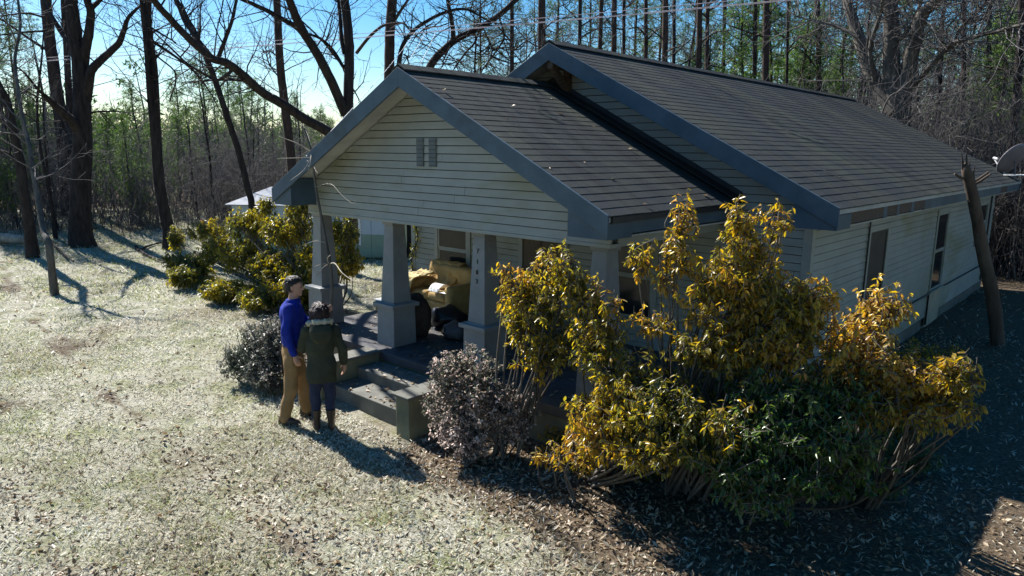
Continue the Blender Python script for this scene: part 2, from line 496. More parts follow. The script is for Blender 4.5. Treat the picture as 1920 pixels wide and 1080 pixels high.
# eave fascias along the sides
def eave(xc, w, zr, y0, y1, s, h, name='fascia_board', mat='trim'):
    ze = zr - SL*w - 0.05
    m = MB(); x = xc+s*(w-0.02)
    m.box(min(x, x-s*0.03), max(x, x-s*0.03), y0, y1, ze-h, ze-0.055)
    return m.build(name, M[mat], house)
eave(0, PW, PZ, 0.02, WY0-0.03, 1, 0.20); eave(0, PW, PZ, 0.02, WY0-0.03, -1, 0.20)
eave(MXC, MW, MZ, MY0+0.02, MY1, -1, 0.20)
# right-hand fascia of the main roof: painted runs and bare rotten gaps
xe = MXC+MW
cuts = [float(on_x(px, 388, xe)[1]) for px in (1602, 1661, 1668, 1686, 1690, 1712, 1717, 1736)]
runs = [(MY0+0.02, cuts[0], 'trim')] + [(cuts[i], cuts[i+1], 'bare_wood' if i % 2 == 0 else 'trim') for i in range(7)] + [(cuts[7], 13.6, 'trim'), (13.6, 14.5, 'bare_wood'), (14.5, MY1, 'trim')]
for a, b_, mt in runs:
    f = eave(MXC, MW, MZ, a+0.003, b_-0.003, 1, 0.22 if mt == 'trim' else 0.20, 'fascia_board', mt)
    if mt != 'trim': f['label'] = 'bare rotten stretch of eave board'
# soffits
for (x0, x1, y0, y1, z) in ((PW-0.50, PW-0.06, 0.47, WY0-0.05, 2.52), (-PW+0.06, -PW+0.50, 0.47, WY0-0.05, 2.52), (WX1+0.02, xe-0.06, WY0+0.1, MY1-0.05, 2.545), (MXC-MW+0.06, WX0-0.02, WY0+0.1, MY1-0.05, 2.545)):
    MB().box(x0, x1, y0, y1, z, z+0.02).build('soffit', M['soffit'], house)
# porch gutter: dark drip edge
MB().box(PW-0.005, PW+0.03, 0.03, WY0-0.15, PZ-SL*PW-0.115, PZ-SL*PW-0.055).build('drip_edge', M['black'], house)
# black strips standing in for the overhang's shadow where porch roof meets gable
for s in (-1, 1):
    m = MB(); zt = PZ+0.012
    m.prism([(0, zt), (s*(PW-0.02), zt-SL*(PW-0.02)), (s*(PW-0.02), zt-SL*(PW-0.02)+0.07), (0, zt+0.07)], 'y', WY0-0.052, WY0-0.03)
    m.build('shadow_band', M['rake_shade'], house)
    m = MB()
    m.prism([(0, zt-0.004), (s*(PW-0.02), zt-SL*(PW-0.02)-0.004), (s*(PW-0.02), zt-SL*(PW-0.02)+0.006), (0, zt+0.006)], 'y', WY0-0.30, WY0-0.055)
    m.build('shadow_band', M['rake_shade'], house)

# ---- walls (solid cores) with clapboards
def gable_core(x0, x1, y0, y1, z0, xc, zr, mat='lap_shade', name='wall'):
    m = MB()
    def top(x): return zr - SL*abs(x-xc) - 0.16
    m.prism([(x0, z0), (x1, z0), (x1, top(x1)), (xc, top(xc)), (x0, top(x0))], 'y', y0, y1)
    return m.build(name, M[mat], house)
gable_core(WX0+0.02, WX1-0.02, WY0+0.02, WY1, 0.22, MXC, MZ)
MB().box(WX0+0.05, WX1-0.05, WY0+0.05, WY1-0.03, -0.2, 0.22).build('foundation', M['concrete'], house)
# porch gable (thin wall) and beams
GX1 = 3.0
gable_core(-GX1+0.02, GX1-0.02, PY+0.02, PY+0.16, BZ+0.05, 0.0, PZ-0.03)
EXP = 0.105
def clap_y(xa, xb, z, h, y, name='siding_board', mat='siding'):
    """board on a wall facing -y"""
    if xb-xa > 3.6:
        k = random.uniform(xa+0.9, xb-0.9); clap_y(xa, k-0.002, z, h, y, name, mat); return clap_y(k+0.002, xb, z, h, y, name, mat)
    m = MB(); j = random.uniform(-0.003, 0.003)
    m.prism([(y+0.019, z), (y-0.007+j, z), (y+0.006+j, z+h-0.011), (y+0.019, z+h-0.011)], 'x', xa, xb)
    return m.build(name, M[mat], house)
def clap_x(ya, yb, z, h, x, s=1):
    if yb-ya > 4.2:
        k = random.uniform(ya+1.0, yb-1.0); clap_x(ya, k-0.002, z, h, x, s); return clap_x(k+0.002, yb, z, h, x, s)
    m = MB(); j = random.uniform(-0.003, 0.003)
    m.prism([(x-s*0.019, z), (x+s*(0.007+j), z), (x-s*(0.006+j), z+h-0.011), (x-s*0.019, z+h-0.011)], 'y', ya, yb)
    return m.build('siding_board', M['siding'], house)
def half_at(z, xc, zr): return (zr-0.135-z)/SL
def cut_board(xa, xb, z, xc, zr, y):
    """gable board with ends cut to the roof slope"""
    hb, ht = max(half_at(z, xc, zr), 0.02), max(half_at(z+EXP-0.011, xc, zr), 0.01); j = random.uniform(-0.0015, 0.0015)
    b0, b1, t0, t1 = max(xa, xc-hb), min(xb, xc+hb), max(xa, xc-ht), min(xb, xc+ht); zt = z+EXP-0.011
    if b1-b0 > 3.6:
        k = random.uniform(xc-0.8, xc+0.8); cut_board(xa, k-0.002, z, xc, zr, y); return cut_board(k+0.002, xb, z, xc, zr, y)
    V = [(b0, y+0.019, z), (b1, y+0.019, z), (b1, y-0.007+j, z), (b0, y-0.007+j, z), (t0, y+0.019, zt), (t1, y+0.019, zt), (t1, y+0.006+j, zt), (t0, y+0.006+j, zt)]
    MB().add(V, [[0, 3, 2, 1], [4, 5, 6, 7], [0, 1, 5, 4], [1, 2, 6, 5], [2, 3, 7, 6], [3, 0, 4, 7]]).build('siding_board', M['siding'], house)
# gable front
vents = [(-0.52, -0.26), (-0.12, 0.14)]
z = BZ+0.03
vz0, vz1 = 3.02, 3.50
while z < PZ-0.3:
    cut_board(-GX1, GX1, z, 0.0, PZ, PY)
    z += EXP
# beam face board (smooth, under the boards)
MB().box(-GX1, GX1, PY-0.012, PY+0.18, BZ-0.02, BZ+0.028).build('beam', M['siding'], house, bevel=0.006)
for s in (-1, 1):
    x = s*2.86
    MB().box(x-0.10, x+0.10, PY+0.185, WY0-0.01, BZ-0.02, BZ+0.36).build('beam', M['siding'], house)
# porch ceiling
MB().box(-2.75, 2.75, PY+0.19, WY0-0.01, BZ+0.20, BZ+0.23).build('porch_ceiling', M['soffit'], house)
# gable vents
for (a, b_) in ((on_y(783, 290, PY)[0], on_y(795, 290, PY)[0]), (on_y(806, 290, PY)[0], on_y(819, 290, PY)[0])):
    z0, z1 = on_y(790, 312, PY)[2], on_y(790, 260, PY)[2]
    v = MB().box(a, b_, PY-0.022, PY-0.005, z0, z1).build('gable_vent', M['vent'], house)
    k = 7; hh = (z1-z0)/k
    for i in range(k):
        MB().add([(a+0.012, PY-0.024, z0+i*hh+0.012), (b_-0.012, PY-0.024, z0+i*hh+0.012), (b_-0.012, PY-0.040, z0+i*hh+0.008+0.0), (a+0.012, PY-0.040, z0+i*hh+0.008),
                  (a+0.012, PY-0.024, z0+i*hh+0.018), (b_-0.012, PY-0.024, z0+i*hh+0.018), (b_-0.012, PY-0.040, z0+i*hh+0.014), (a+0.012, PY-0.040, z0+i*hh+0.014)],
                 [[0, 1, 2, 3], [4, 7, 6, 5], [0, 4, 5, 1], [1, 5, 6, 2], [2, 6, 7, 3], [3, 7, 4, 0]]).build('slat', M['vent'], v)

# openings: front wall (x0,x1,z0,z1), right wall (y0,y1,z0,z1)
fw_open = [(-2.80, -1.98, 1.02, 2.12), (-0.62, 0.28, 0.52, 2.46), (0.95, 1.95, 0.95, 2.2)]
y2a = 9.85; y2b = 10.75
rw_open = [(5.50, 6.42, 0.80, 2.27), (y2a, y2b, 0.78, 2.30), (13.9, 15.1, 1.35, 2.28)]
def pieces(a, b_, z0, z1, opens):
    segs = [(a, b_)]
    for (o0, o1, q0, q1) in opens:
        if q0 < z1-0.02 and q1 > z0+0.02:
            n = []
            for (s, e) in segs:
                if o1 <= s or o0 >= e: n.append((s, e)); continue
                if o0 > s: n.append((s, o0))
                if o1 < e: n.append((o1, e))
            segs = n
    return segs
z = 0.26
while z < MZ-0.3:
    hwl = half_at(z+EXP*0.5, MXC, MZ)
    x0, x1 = max(WX0, MXC-hwl), min(WX1, MXC+hwl)
    if z > 2.6:
        cut_board(WX0, WX1, z, MXC, MZ, WY0)
    else:
        for (a, b_) in pieces(x0, x1, z, z+EXP, fw_open):
            clap_y(a, b_, z, EXP, WY0)
    z += EXP
z = 0.26
patch = (y2a-0.10, y2b+0.08, 0.0, 0.80)
while z < 2.60:
    for (a, b_) in pieces(WY0, WY1, z, z+EXP, rw_open+[patch]):
        clap_x(a, b_, z, EXP, WX1, 1)
    clap_x(WY0, WY1, z, EXP, WX0, -1)
    z += EXP
# corner boards
for x, s in ((WX1, 1), (WX0, -1)):
    MB().box(x-0.10 if s > 0 else x-0.012, x+0.012 if s > 0 else x+0.10, WY0-0.014, WY0-0.004, 0.24, 2.62).build('corner_board', M['siding'], house)
    MB().box(x+0.003 if s > 0 else x-0.012, x+0.012 if s > 0 else x-0.003, WY0-0.004, WY0+0.09, 0.24, 2.58).build('corner_board', M['siding'], house)

def window(axis, plane, s, a, b_, z0, z1, mull=1, pane='glass', frame='siding', sash=None):
    """sash window set in a wall; s = outward sign"""
    def bx(u0, u1, w0, w1, d0, d1):
        d0, d1 = sorted((plane+s*d0, plane+s*d1))
        return MB().box(u0, u1, d0, d1, w0, w1) if axis == 'y' else MB().box(d0, d1, u0, u1, w0, w1)
    c = 0.085
    root = bx(a-c, a+0.01, z0-0.02, z1+c, -0.019, 0.022).build('window', M[frame], house, bevel=0.004)
    bx(b_-0.01, b_+c, z0-0.02, z1+c, -0.019, 0.022).build('casing', M[frame], root, bevel=0.004)
    bx(a+0.0105, b_-0.0105, z1-0.01, z1+c, -0.019, 0.021).build('casing', M[frame], root, bevel=0.004)
    bx(a-c-0.03, b_+c+0.03, z0-0.06, z0-0.021, -0.019, 0.055).build('sill', M[frame], root, bevel=0.004)
    zm = (z0+z1)/2; sm = M[sash or frame]
    for (q0, q1, d) in ((zm, z1-0.011, -0.010), (z0-0.020, zm+0.0, -0.018)):
        t = 0.035
        fr = bx(a+0.011, b_-0.011, q1-t, q1, d, d+0.018).build('sash', sm, root)
        bx(a+0.011, b_-0.011, q0, q0+t, d, d+0.018).build('sash_rail', sm, root)
        bx(a+0.011, a+0.011+t, q0+t, q1-t, d, d+0.018).build('sash_stile', sm, root)
        bx(b_-0.011-t, b_-0.011, q0+t, q1-t, d, d+0.018).build('sash_stile', sm, root)
        bx(a+0.011+t, b_-0.011-t, q0+t, q1-t, d+0.006, d+0.010).build('pane', M[pane], root)
    return root
window('y', WY0, -1, *fw_open[0])
window('y', WY0, -1, *fw_open[2])
w1 = window('x', WX1, 1, *rw_open[0], pane='screen', sash='screen')
window('x', WX1, 1, *rw_open[1])
window('x', WX1, 1, *rw_open[2])
# patch under the second side window
MB().box(WX1-0.015, WX1+0.012, patch[0], patch[1], 0.05, 0.70).build('wall_patch', pmat('bare_plywood_patch', (0.30, 0.27, 0.20), (0.42, 0.37, 0.27), 3, 0.8, 0.2, 20), house)
# conduit along the wall and downspout
mc = MB(); mc.tube([(WX1+0.03, 7.2, 0.74), (WX1+0.03, 9.70, 0.72), (WX1+0.03, 9.72, 0.1)], 0.016, 6); mc.build('conduit', M['black'], house)
mc = MB(); mc.tube([(WX1+0.03, 10.9, 0.72), (WX1+0.03, 15.2, 0.70)], 0.014, 6); mc.build('conduit', M['black'], house)
mc = MB(); mc.tube([(WX1+0.03, 5.37, 2.5), (WX1+0.03, 5.36, 0.4)], 0.012, 6); mc.build('cable', M['black'], house)
mc = MB(); mc.tube([(WX1+0.03, 15.35, 2.5), (WX1+0.03, 15.33, 1.2), (WX1+0.03, 15.25, 0.3)], 0.02, 6); mc.build('conduit', M['black'], house)

# door on the front wall
d = MB().box(-0.60, 0.26, WY0-0.010, WY0+0.018, 0.53, 2.45).build('door', M['door'], house)
for (a, b_, q0, q1) in ((-0.52, -0.21, 0.65, 1.3), (-0.13, 0.18, 0.65, 1.3), (-0.52, -0.21, 1.42, 2.3), (-0.13, 0.18, 1.42, 2.3)):
    MB().box(a, b_, WY0-0.020, WY0-0.011, q0, q1).build('door_panel', M['door'], d, bevel=0.006)
mk = MB(); mk.tube([(0.19, WY0-0.012, 1.45), (0.19, WY0-0.05, 1.45), (0.19, WY0-0.075, 1.45)], [0.012, 0.028, 0.018], 8); mk.build('door_knob', M['white'], d)
for (a, b_) in ((-0.70, -0.61), (0.27, 0.36)):
    MB().box(a, b_, WY0-0.03, WY0-0.004, 0.51, 2.55).build('door_casing', M['siding'], house)

# brackets under the main gable peak
for s in (0,):
    m = MB()
    zt = MZ-0.30
    m.box(MXC-0.05, MXC+0.05, MY0+0.005, WY0-0.01, zt-0.10, zt+0.02)
    m.prism([(WY0-0.01, zt-0.50), (WY0-0.01, zt-0.36), (MY0+0.14, zt-0.09), (MY0+0.02, zt-0.09)], 'x', MXC-0.045, MXC+0.045)
    m.box(MXC-0.05, MXC+0.05, WY0-0.10, WY0-0.012, zt-0.56, zt-0.1)
    m.build('gable_bracket', M['bare_wood'], house)

# ---- porch floor, steps, cheek walls
MB().box(-3.05, 3.05, 0.20, WY0, FLOOR-0.12, FLOOR).build('porch_floor', M['floor'], house, bevel=0.01)
for (x0, x1, y0, y1) in ((-3.0, 3.0, 0.24, 0.44), (-3.0, -2.8, 0.441, WY0), (2.8, 3.0, 0.441, WY0)):
    MB().box(x0, x1, y0, y1, -0.1, FLOOR-0.121).build('porch_foundation', M['cheek'], house)
MB().box(-0.82, 0.77, -0.22, 0.199, -0.1, 0.355).build('step', M['concrete'], house, bevel=0.012)
MB().box(-0.82, 0.77, -0.64, -0.221, -0.1, 0.20).build('step', M['concrete'], house, bevel=0.012)
for (x0, x1) in ((-1.12, -0.825), (0.775, 1.06)):
    w = MB().box(x0+0.02, x1-0.02, -0.80, 0.199, -0.1, 0.475).build('step_wall', M['cheek'], house, bevel=0.01)
    MB().box(x0-0.02, x1+0.02, -0.84, 0.198, 0.476, 0.515).build('cap', M['concrete'], w, bevel=0.008)

# ---- columns: pier, cap, tapered shaft, capital
COLX = (-2.93, -1.02, 0.87, 2.78)
cols = []
for i, x in enumerate(COLX):
    y = PY+0.215
    sh = MB().frustum(x, y, 1.16, BZ-0.075, 0.155, 0.165, 0.100, 0.110).build('column', M['column'], house, bevel=0.006)
    MB().frustum(x, y, FLOOR, 1.085, 0.205, 0.215, 0.195, 0.205).build('pier', M['column'], sh, bevel=0.006)
    MB().frustum(x, y, 1.086, 1.145, 0.245, 0.255, 0.245, 0.255).build('pier_cap', M['column'], sh, bevel=0.008)
    MB().frustum(x, y, 1.146, 1.159, 0.175, 0.185, 0.165, 0.175).build('shaft_base', M['column'], sh)
    MB().frustum(x, y, BZ-0.074, BZ-0.021, 0.118, 0.128, 0.125, 0.135).build('capital', M['column'], sh, bevel=0.004)
    cols.append(sh)
# house number running down the third column
def text_mesh(body, size):
    cu = bpy.data.curves.new('number', 'FONT'); cu.body = body; cu.size = size; cu.extrude = 0.004; cu.align_x = 'CENTER'; cu.align_y = 'CENTER'
    o = bpy.data.objects.new('tmp_number', cu); COL.objects.link(o)
    bpy.context.view_layer.update()
    me = bpy.data.meshes.new_from_object(o.evaluated_get(bpy.context.evaluated_depsgraph_get()))
    bpy.data.objects.remove(o); return me
for k, (ch, zz) in enumerate((('7', 2.12), ('1', 1.98), ('8', 1.84), ('2', 1.72))):
    me = text_mesh(ch, 0.085)
    o = link('house_number', me, M['black'], cols[2])
    hb = 0.165+(0.110-0.165)*(zz-1.16)/(BZ-0.075-1.16)
    o.location = (COLX[2]-0.01, PY+0.215-hb-0.006, zz); o.rotation_euler = (rad(90+2.6), 0, 0)
# ------------------------------------------------------------------ vegetation materials
M['bark'] = pmat('dark_bark', (0.018, 0.014, 0.014), (0.052, 0.041, 0.036), 9, 0.9, 0.8, 16, (1, 1, 0.25), spec=0.2)
M['bark_grey'] = pmat('grey_bark', (0.06, 0.053, 0.046), (0.15, 0.135, 0.115), 7, 0.9, 0.6, 18, (1, 1, 0.3), spec=0.2)
M['bark_pine'] = pmat('pine_bark', (0.032, 0.022, 0.019), (0.09, 0.060, 0.046), 8, 0.9, 0.8, 14, (1, 1, 0.35), spec=0.2)
M['twig'] = pmat('twig_bark', (0.065, 0.06, 0.06), (0.165, 0.15, 0.145), 4, 0.85, spec=0.25)
M['deadwood'] = pmat('bleached_dead_wood', (0.22, 0.19, 0.15), (0.45, 0.41, 0.34), 6, 0.85, 0.3, 30, (1, 1, 0.4), spec=0.2)
M['needle'] = leaf_mat('pine_needles', [(0, (0.028, 0.055, 0.022)), (0.6, (0.06, 0.10, 0.036)), (1, (0.12, 0.155, 0.055))], 0.38, 0.5, 0.3)
M['needle_young'] = leaf_mat('young_evergreen_needles', [(0, (0.03, 0.065, 0.018)), (0.6, (0.07, 0.125, 0.032)), (1, (0.14, 0.19, 0.055))], 0.40, 0.5, 0.3)
M['gold_leaf'] = leaf_mat('yellowing_shrub_leaves', [(0.0, (0.030, 0.045, 0.014)), (0.22, (0.13, 0.135, 0.03)), (0.45, (0.32, 0.255, 0.04)), (0.7, (0.43, 0.28, 0.05)), (0.88, (0.33, 0.17, 0.05)), (1, (0.68, 0.58, 0.22))], 0.56, 0.32, 0.6, big=0.85)
M['green_leaf'] = leaf_mat('green_shrub_leaves', [(0.0, (0.03, 0.065, 0.018)), (0.45, (0.065, 0.12, 0.03)), (0.8, (0.13, 0.17, 0.04)), (1, (0.30, 0.25, 0.04))], 0.45, 0.3, 0.6, big=0.85)
M['olive_leaf'] = leaf_mat('olive_gold_shrub_leaves', [(0.0, (0.06, 0.075, 0.02)), (0.35, (0.14, 0.14, 0.03)), (0.65, (0.30, 0.24, 0.035)), (1, (0.50, 0.36, 0.045))], 0.5, 0.35, 0.5, big=0.8)
M['fine_leaf'] = leaf_mat('small_dusky_leaves', [(0.0, (0.04, 0.055, 0.035)), (0.35, (0.15, 0.16, 0.12)), (0.55, (0.45, 0.34, 0.30)), (1, (0.80, 0.72, 0.67))], 0.5, 0.4, 0.5, big=1.3)
M['fine_leaf_dark'] = leaf_mat('small_grey_green_leaves', [(0.0, (0.03, 0.042, 0.028)), (0.45, (0.09, 0.10, 0.08)), (0.75, (0.24, 0.21, 0.20)), (1, (0.6, 0.57, 0.56))], 0.4, 0.4, 0.5, big=1.3)
M['straw'] = leaf_mat('dry_grass', [(0.0, (0.19, 0.15, 0.095)), (0.35, (0.40, 0.37, 0.27)), (0.75, (0.63, 0.62, 0.53)), (1, (0.80, 0.80, 0.75))], 0.30, 0.6, 0.3, big=0.45)
M['grass'] = leaf_mat('winter_grass', [(0.0, (0.10, 0.12, 0.035)), (0.6, (0.22, 0.25, 0.09)), (1, (0.40, 0.40, 0.2))], 0.35, 0.6, 0.3)
M['dead_leaf'] = leaf_mat('fallen_leaves', [(0.0, (0.08, 0.05, 0.03)), (0.4, (0.21, 0.145, 0.085)), (0.8, (0.40, 0.31, 0.20)), (1, (0.60, 0.52, 0.40))], 0.2, 0.5, 0.4)

# ------------------------------------------------------------------ bare branch growth
def grow(tb, p, d, length, r, level, rng, up=0.12, kids=4, wander=0.16, sides=(7, 5, 4, 3, 3), minr=0.004, ratio=0.6, start=0.25):
    n = max(3, int(4 + length*0.8)) if level < 2 else 4
    P = [np.array(p, float)]; d = unit(d); step = length/n
    Ds = [d]
    for i in range(n):
        d = unit(d + rng.normal(0, wander, 3) + np.array([0, 0, up*0.35]))
        P.append(P[-1] + d*step); Ds.append(d)
    P = np.array(P); t = np.linspace(0, 1, n+1)
    R_ = np.maximum(r*(1-0.72*t), minr)
    tb.tube(P, R_, sides[min(level, len(sides)-1)])
    if level >= len(sides)-1 or length < 0.35:
        return
    for k in range(kids):
        u = start + (1-start)*(k+rng.random())/kids
        i = min(int(u*n), n-1); f = u*n-i
        q = P[i]*(1-f)+P[i+1]*f
        side = unit(np.cross(Ds[i], rng.normal(size=3)))
        dd = unit(Ds[i]*rng.uniform(0.5, 1.0) + side*rng.uniform(0.6, 1.0) + np.array([0, 0, up]))
        grow(tb, q, dd, length*ratio*rng.uniform(0.6, 1.1)*(1-0.4*u), max(R_[i]*0.5, minr), level+1, rng, up, max(kids-1, 2), wander*1.15, sides, minr, ratio)

def twigs_on(tb, P, count, lo, hi, rng, t0=0.2, up=0.25, level=2, kids=3, r=0.02):
    P = np.asarray(P); n = len(P)-1
    for k in range(count):
        u = t0+(1-t0)*rng.random(); i = min(int(u*n), n-1); f = u*n-i
        q = P[i]*(1-f)+P[i+1]*f; tan = unit(P[i+1]-P[i])
        side = unit(np.cross(tan, rng.normal(size=3)))
        grow(tb, q, tan*rng.uniform(0.1, 0.8)+side+np.array([0, 0, up]), rng.uniform(lo, hi), r*rng.uniform(0.5, 1.2), level, rng, 0.12, kids)

def spline(P, m=6):
    """Catmull-Rom through the control points"""
    P = np.asarray(P, float)
    Q = np.concatenate([[2*P[0]-P[1]], P, [2*P[-1]-P[-2]]])
    out = []
    for i in range(1, len(Q)-2):
        for t in np.linspace(0, 1, m, endpoint=False):
            a, b, c, d = Q[i-1], Q[i], Q[i+1], Q[i+2]
            out.append(0.5*((2*b)+(c-a)*t+(2*a-5*b+4*c-d)*t*t+(3*b-a-3*c+d)*t**3))
    out.append(P[-1]); return np.array(out)

def limb_tree(name, label, D, limbs, seed, bark='bark', ntw=10, twl=(0.8, 2.6), group=None, base_y=None, cat='tree', top=6.0, twr=0.02):
    """limbs: (pixel polyline from the base outwards, width px at start, at end, depth change); first limb is the trunk and meets the ground"""
    rng = np.random.default_rng(seed)
    tb, tw = TB(), TB()
    root_p = None
    for k, (pts, w0, w1, dd) in enumerate(limbs):
        n = len(pts)
        P = [at_d(x, y, D + dd*i/max(n-1, 1)) for i, (x, y) in enumerate(pts)]
        if k == 0:
            b = P[0].copy(); b[2] = float(gz(b[0], b[1]))-0.15
            if P[0][2]-b[2] > 0.3: P = [b]+P
            else: P[0] = b
            root_p = b
        P = spline(P, 5)
        P[1:-1] += rng.normal(0, 0.012*w0*D/F_PX, (len(P)-2, 3))
        px = D/F_PX*0.5
        R_ = np.linspace(w0, w1, len(P))*px
        if k == 0:   # root flare
            h = np.maximum(P[:, 2]-P[0][2], 0); R_ = R_*(1+0.35*np.exp(-h/0.5))
        tb.tube(P, R_, 10 if w0*px > 0.12 else 6)
        # carry the stem on above the frame
        if pts[-1][1] <= 2 and w1*px > 0.05:
            grow(tb, P[-1], unit(P[-1]-P[-4]), top, R_[-1], 1, rng, 0.15, 4, 0.12)
        elif w1*px > 0.02:
            grow(tw, P[-1], unit(P[-1]-P[-3]), 1.6, R_[-1]*0.9, 2, rng, 0.1, 3)
        twigs_on(tw, P, int(ntw*(0.5+len(pts)/5)), twl[0], twl[1], rng, 0.25 if k else 0.45, r=twr)
    o = empty(name, tuple(root_p))
    for nm, t, mt in (('trunk', tb, M[bark]), ('crown', tw, M['twig'] if bark != 'bark' else M['bark'])):
        me = t.mesh(nm); ob = link(nm, me, mt, o, smoothshade=True)
        me.transform(Matrix.Translation(-Vector(root_p)))
    tag(o, label, cat, group)
    return o

def off(pts, dx, dy=0): return [(x+dx, y+dy) for x, y in pts]

# ---- the trees that can be told apart along the left wood edge (base on the ground there)
limb_tree('oak_tree', 'thick dark oak with forked stems and broken low limb at the lawn edge', 26.5,
  [([(150, 418), (153, 330), (155, 240), (153, 178), (149, 111), (142, 78), (136, 22), (132, -10)], 34, 17, 0),
   ([(156, 125), (160, 95), (167, 60), (170, 22), (163, 0), (155, -30)], 16, 9, -0.8),
   ([(170, 16), (182, 6), (195, -8)], 8, 5, -0.4),
   ([(160, 190), (166, 160), (171, 133), (191, 111), (222, 82), (233, 55), (240, 35), (258, 15)], 17, 4, -1.2),
   ([(140, 90), (128, 74), (118, 64), (104, 42), (90, 18)], 12, 5, 1.0),
   ([(148, 245), (138, 230), (120, 213), (100, 195), (82, 178)], 18, 7, -1.0),
   ([(165, 212), (190, 209), (222, 209)], 4, 2, 0.5)], 11, 'bark', 5, (0.7, 2.2))
limb_tree('pine_tree', 'tall straight pine standing just behind the forked oak, grey trunk', 33,
  [([(130, 408), (122, 300), (113, 215), (105, 165), (98, 111), (91, 55), (86, -5)], 21, 15, 0),
   ([(98, 100), (60, 76), (20, 48), (-20, 22)], 5, 2, 1), ([(92, 58), (50, 60), (0, 66)], 4, 2, -1), ([(90, 35), (50, 25), (0, 30)], 4, 2, 1)], 12, 'bark_pine', 4, (0.6, 1.8))
limb_tree('pine_tree', 'thin second pine close behind the forked oak', 35,
  [([(139, 405), (136, 300), (131, 215), (126, 111), (122, 50), (119, -5)], 12, 8, 0)], 13, 'bark_pine', 3, (0.6, 1.6))
limb_tree('oak_tree', 'tall dark tree with stringy vine stems twined up its trunk', 25.5,
  [([(315, 428), (301, 360), (295, 300), (291, 222), (287, 160), (283, 111), (277, 55), (272, -8)], 20, 12, 0),
   ([(296, 330), (287, 250), (279, 160), (275, 100), (269, 40), (264, -8)], 10, 6, -0.4),
   ([(300, 300), (297, 200), (292, 120), (283, 60), (281, -5)], 6, 4, -0.5),
   ([(281, 95), (300, 110), (330, 140), (318, 190)], 3, 2, -1),
   ([(282, 75), (320, 100), (360, 130), (385, 160)], 5, 3, 0.6),
   ([(280, 50), (300, 62), (330, 80)], 4, 2, -1)], 14, 'bark', 6, (0.6, 2.0))
limb_tree('leaning_tree', 'slim dark tree leaning back from beside the left shrub', 24,
  [([(472, 385), (465, 355), (449, 289), (427, 222), (402, 147), (378, 89), (352, 45), (328, -5)], 13, 9, 0),
   ([(378, 92), (368, 60), (352, 32), (340, 5)], 5, 3, 0.8), ([(410, 165), (430, 140), (425, 110)], 3, 2, -0.6)], 15, 'bark', 5, (0.6, 2.0))
limb_tree('slim_tree', 'leaning slim tree at the far left of the lawn, twin to the pale sapling', 25,
  [([(55, 425), (48, 380), (38, 310), (26, 250), (12, 190), (-8, 150), (-30, 100)], 17, 9, 0), ([(24, 240), (8, 228), (-15, 214)], 7, 4, 0.5),
   ([(40, 320), (20, 290), (-4, 280)], 4, 2, 0.5)], 16, 'bark', 5, (0.6, 2.0))
limb_tree('slim_tree', 'slim tree with curved foot bending out over the lawn', 19.5,
  [([(92, 462), (82, 435), (74, 390), (64, 330), (54, 270), (44, 230), (34, 170), (28, 110), (38, 50), (33, -5)], 11, 4, 4.0),
   ([(70, 360), (60, 320), (40, 280)], 3, 1.5, 0.5)], 17, 'bark_grey', 6, (0.5, 1.6))
limb_tree('slim_tree', 'thin crooked stem beside the forked oak', 28,
  [([(100, 410), (92, 360), (80, 300), (72, 250), (70, 190), (76, 130), (80, 90)], 6, 2.5, 0)], 18, 'bark', 5, (0.5, 1.6))
limb_tree('pine_tree', 'straight purple-brown pine between leaning limbs left of the porch gable', 27,
  [([(548, 330), (542, 260), (533, 190), (526, 130), (522, 70), (519, -5)], 17, 12, 0), ([(527, 150), (505, 120), (498, 90)], 3, 2, 0.6), ([(524, 110), (505, 95), (490, 100)], 3, 1.5, 0.6)], 19, 'bark_pine', 9, (0.6, 1.8))
limb_tree('spreading_tree', 'big spreading bare tree with long limb sweeping left behind the porch gable', 20,
  [([(652, 380), (652, 300), (653, 200), (655, 100), (652, 50), (646, -5)], 21, 15, 0),
   ([(648, 215), (620, 150), (594, 100), (566, 55), (550, 20), (540, -8)], 18, 12, -1.5),
   ([(566, 60), (600, 72), (625, 95), (643, 125)], 4, 6, 0.5),
   ([(588, 92), (560, 55), (530, 36), (490, 15), (448, -4)], 10, 6, -0.8),
   ([(648, 270), (612, 245), (570, 222), (530, 195), (490, 172), (455, 140), (425, 118), (395, 108), (350, 68), (300, 15), (285, -6)], 18, 8, -3.5),
   ([(440, 128), (410, 150), (385, 140), (350, 118), (310, 80)], 6, 3, 0.5),
   ([(408, 112), (422, 75), (436, 35), (444, -4)], 8, 5, -0.4),
   ([(400, 110), (368, 70), (345, 40), (330, 0)], 7, 4, 0.8),
   ([(490, 172), (470, 155), (445, 150)], 4, 5, 0.4),
   ([(646, 100), (640, 70), (638, 35), (634, -4)], 9, 6, 0.6),
   ([(645, 125), (632, 110), (608, 80)], 5, 4, 0.2)], 20, 'bark', 6, (0.6, 2.0), top=4)
limb_tree('pine_tree', 'straight dark pine rising directly behind the porch ridge end', 24,
  [([(726, 330), (728, 200), (730, 120), (731, 60), (736, -5)], 19, 17, 0), ([(736, 45), (748, 25), (765, 0), (780, -20)], 6, 3, -0.5),
   ([(668, 100), (690, 72), (715, 50), (740, 44), (757, 44), (768, 56)], 6, 3, -1.2)], 21, 'bark_pine', 6, (0.5, 1.6))
limb_tree('spreading_tree', 'bare tree with arching limb and rising fork behind the porch roof', 22,
  [([(748, 330), (746, 200), (748, 120), (757, 82), (778, 55), (812, 33), (845, 20), (872, 17), (890, 24)], 11, 4, 0.5),
   ([(757, 102), (768, 108)], 3, 2, -0.2), ([(770, 62), (795, 44), (800, 65)], 2, 2, -0.4)], 22, 'bark', 10, (0.5, 1.6))
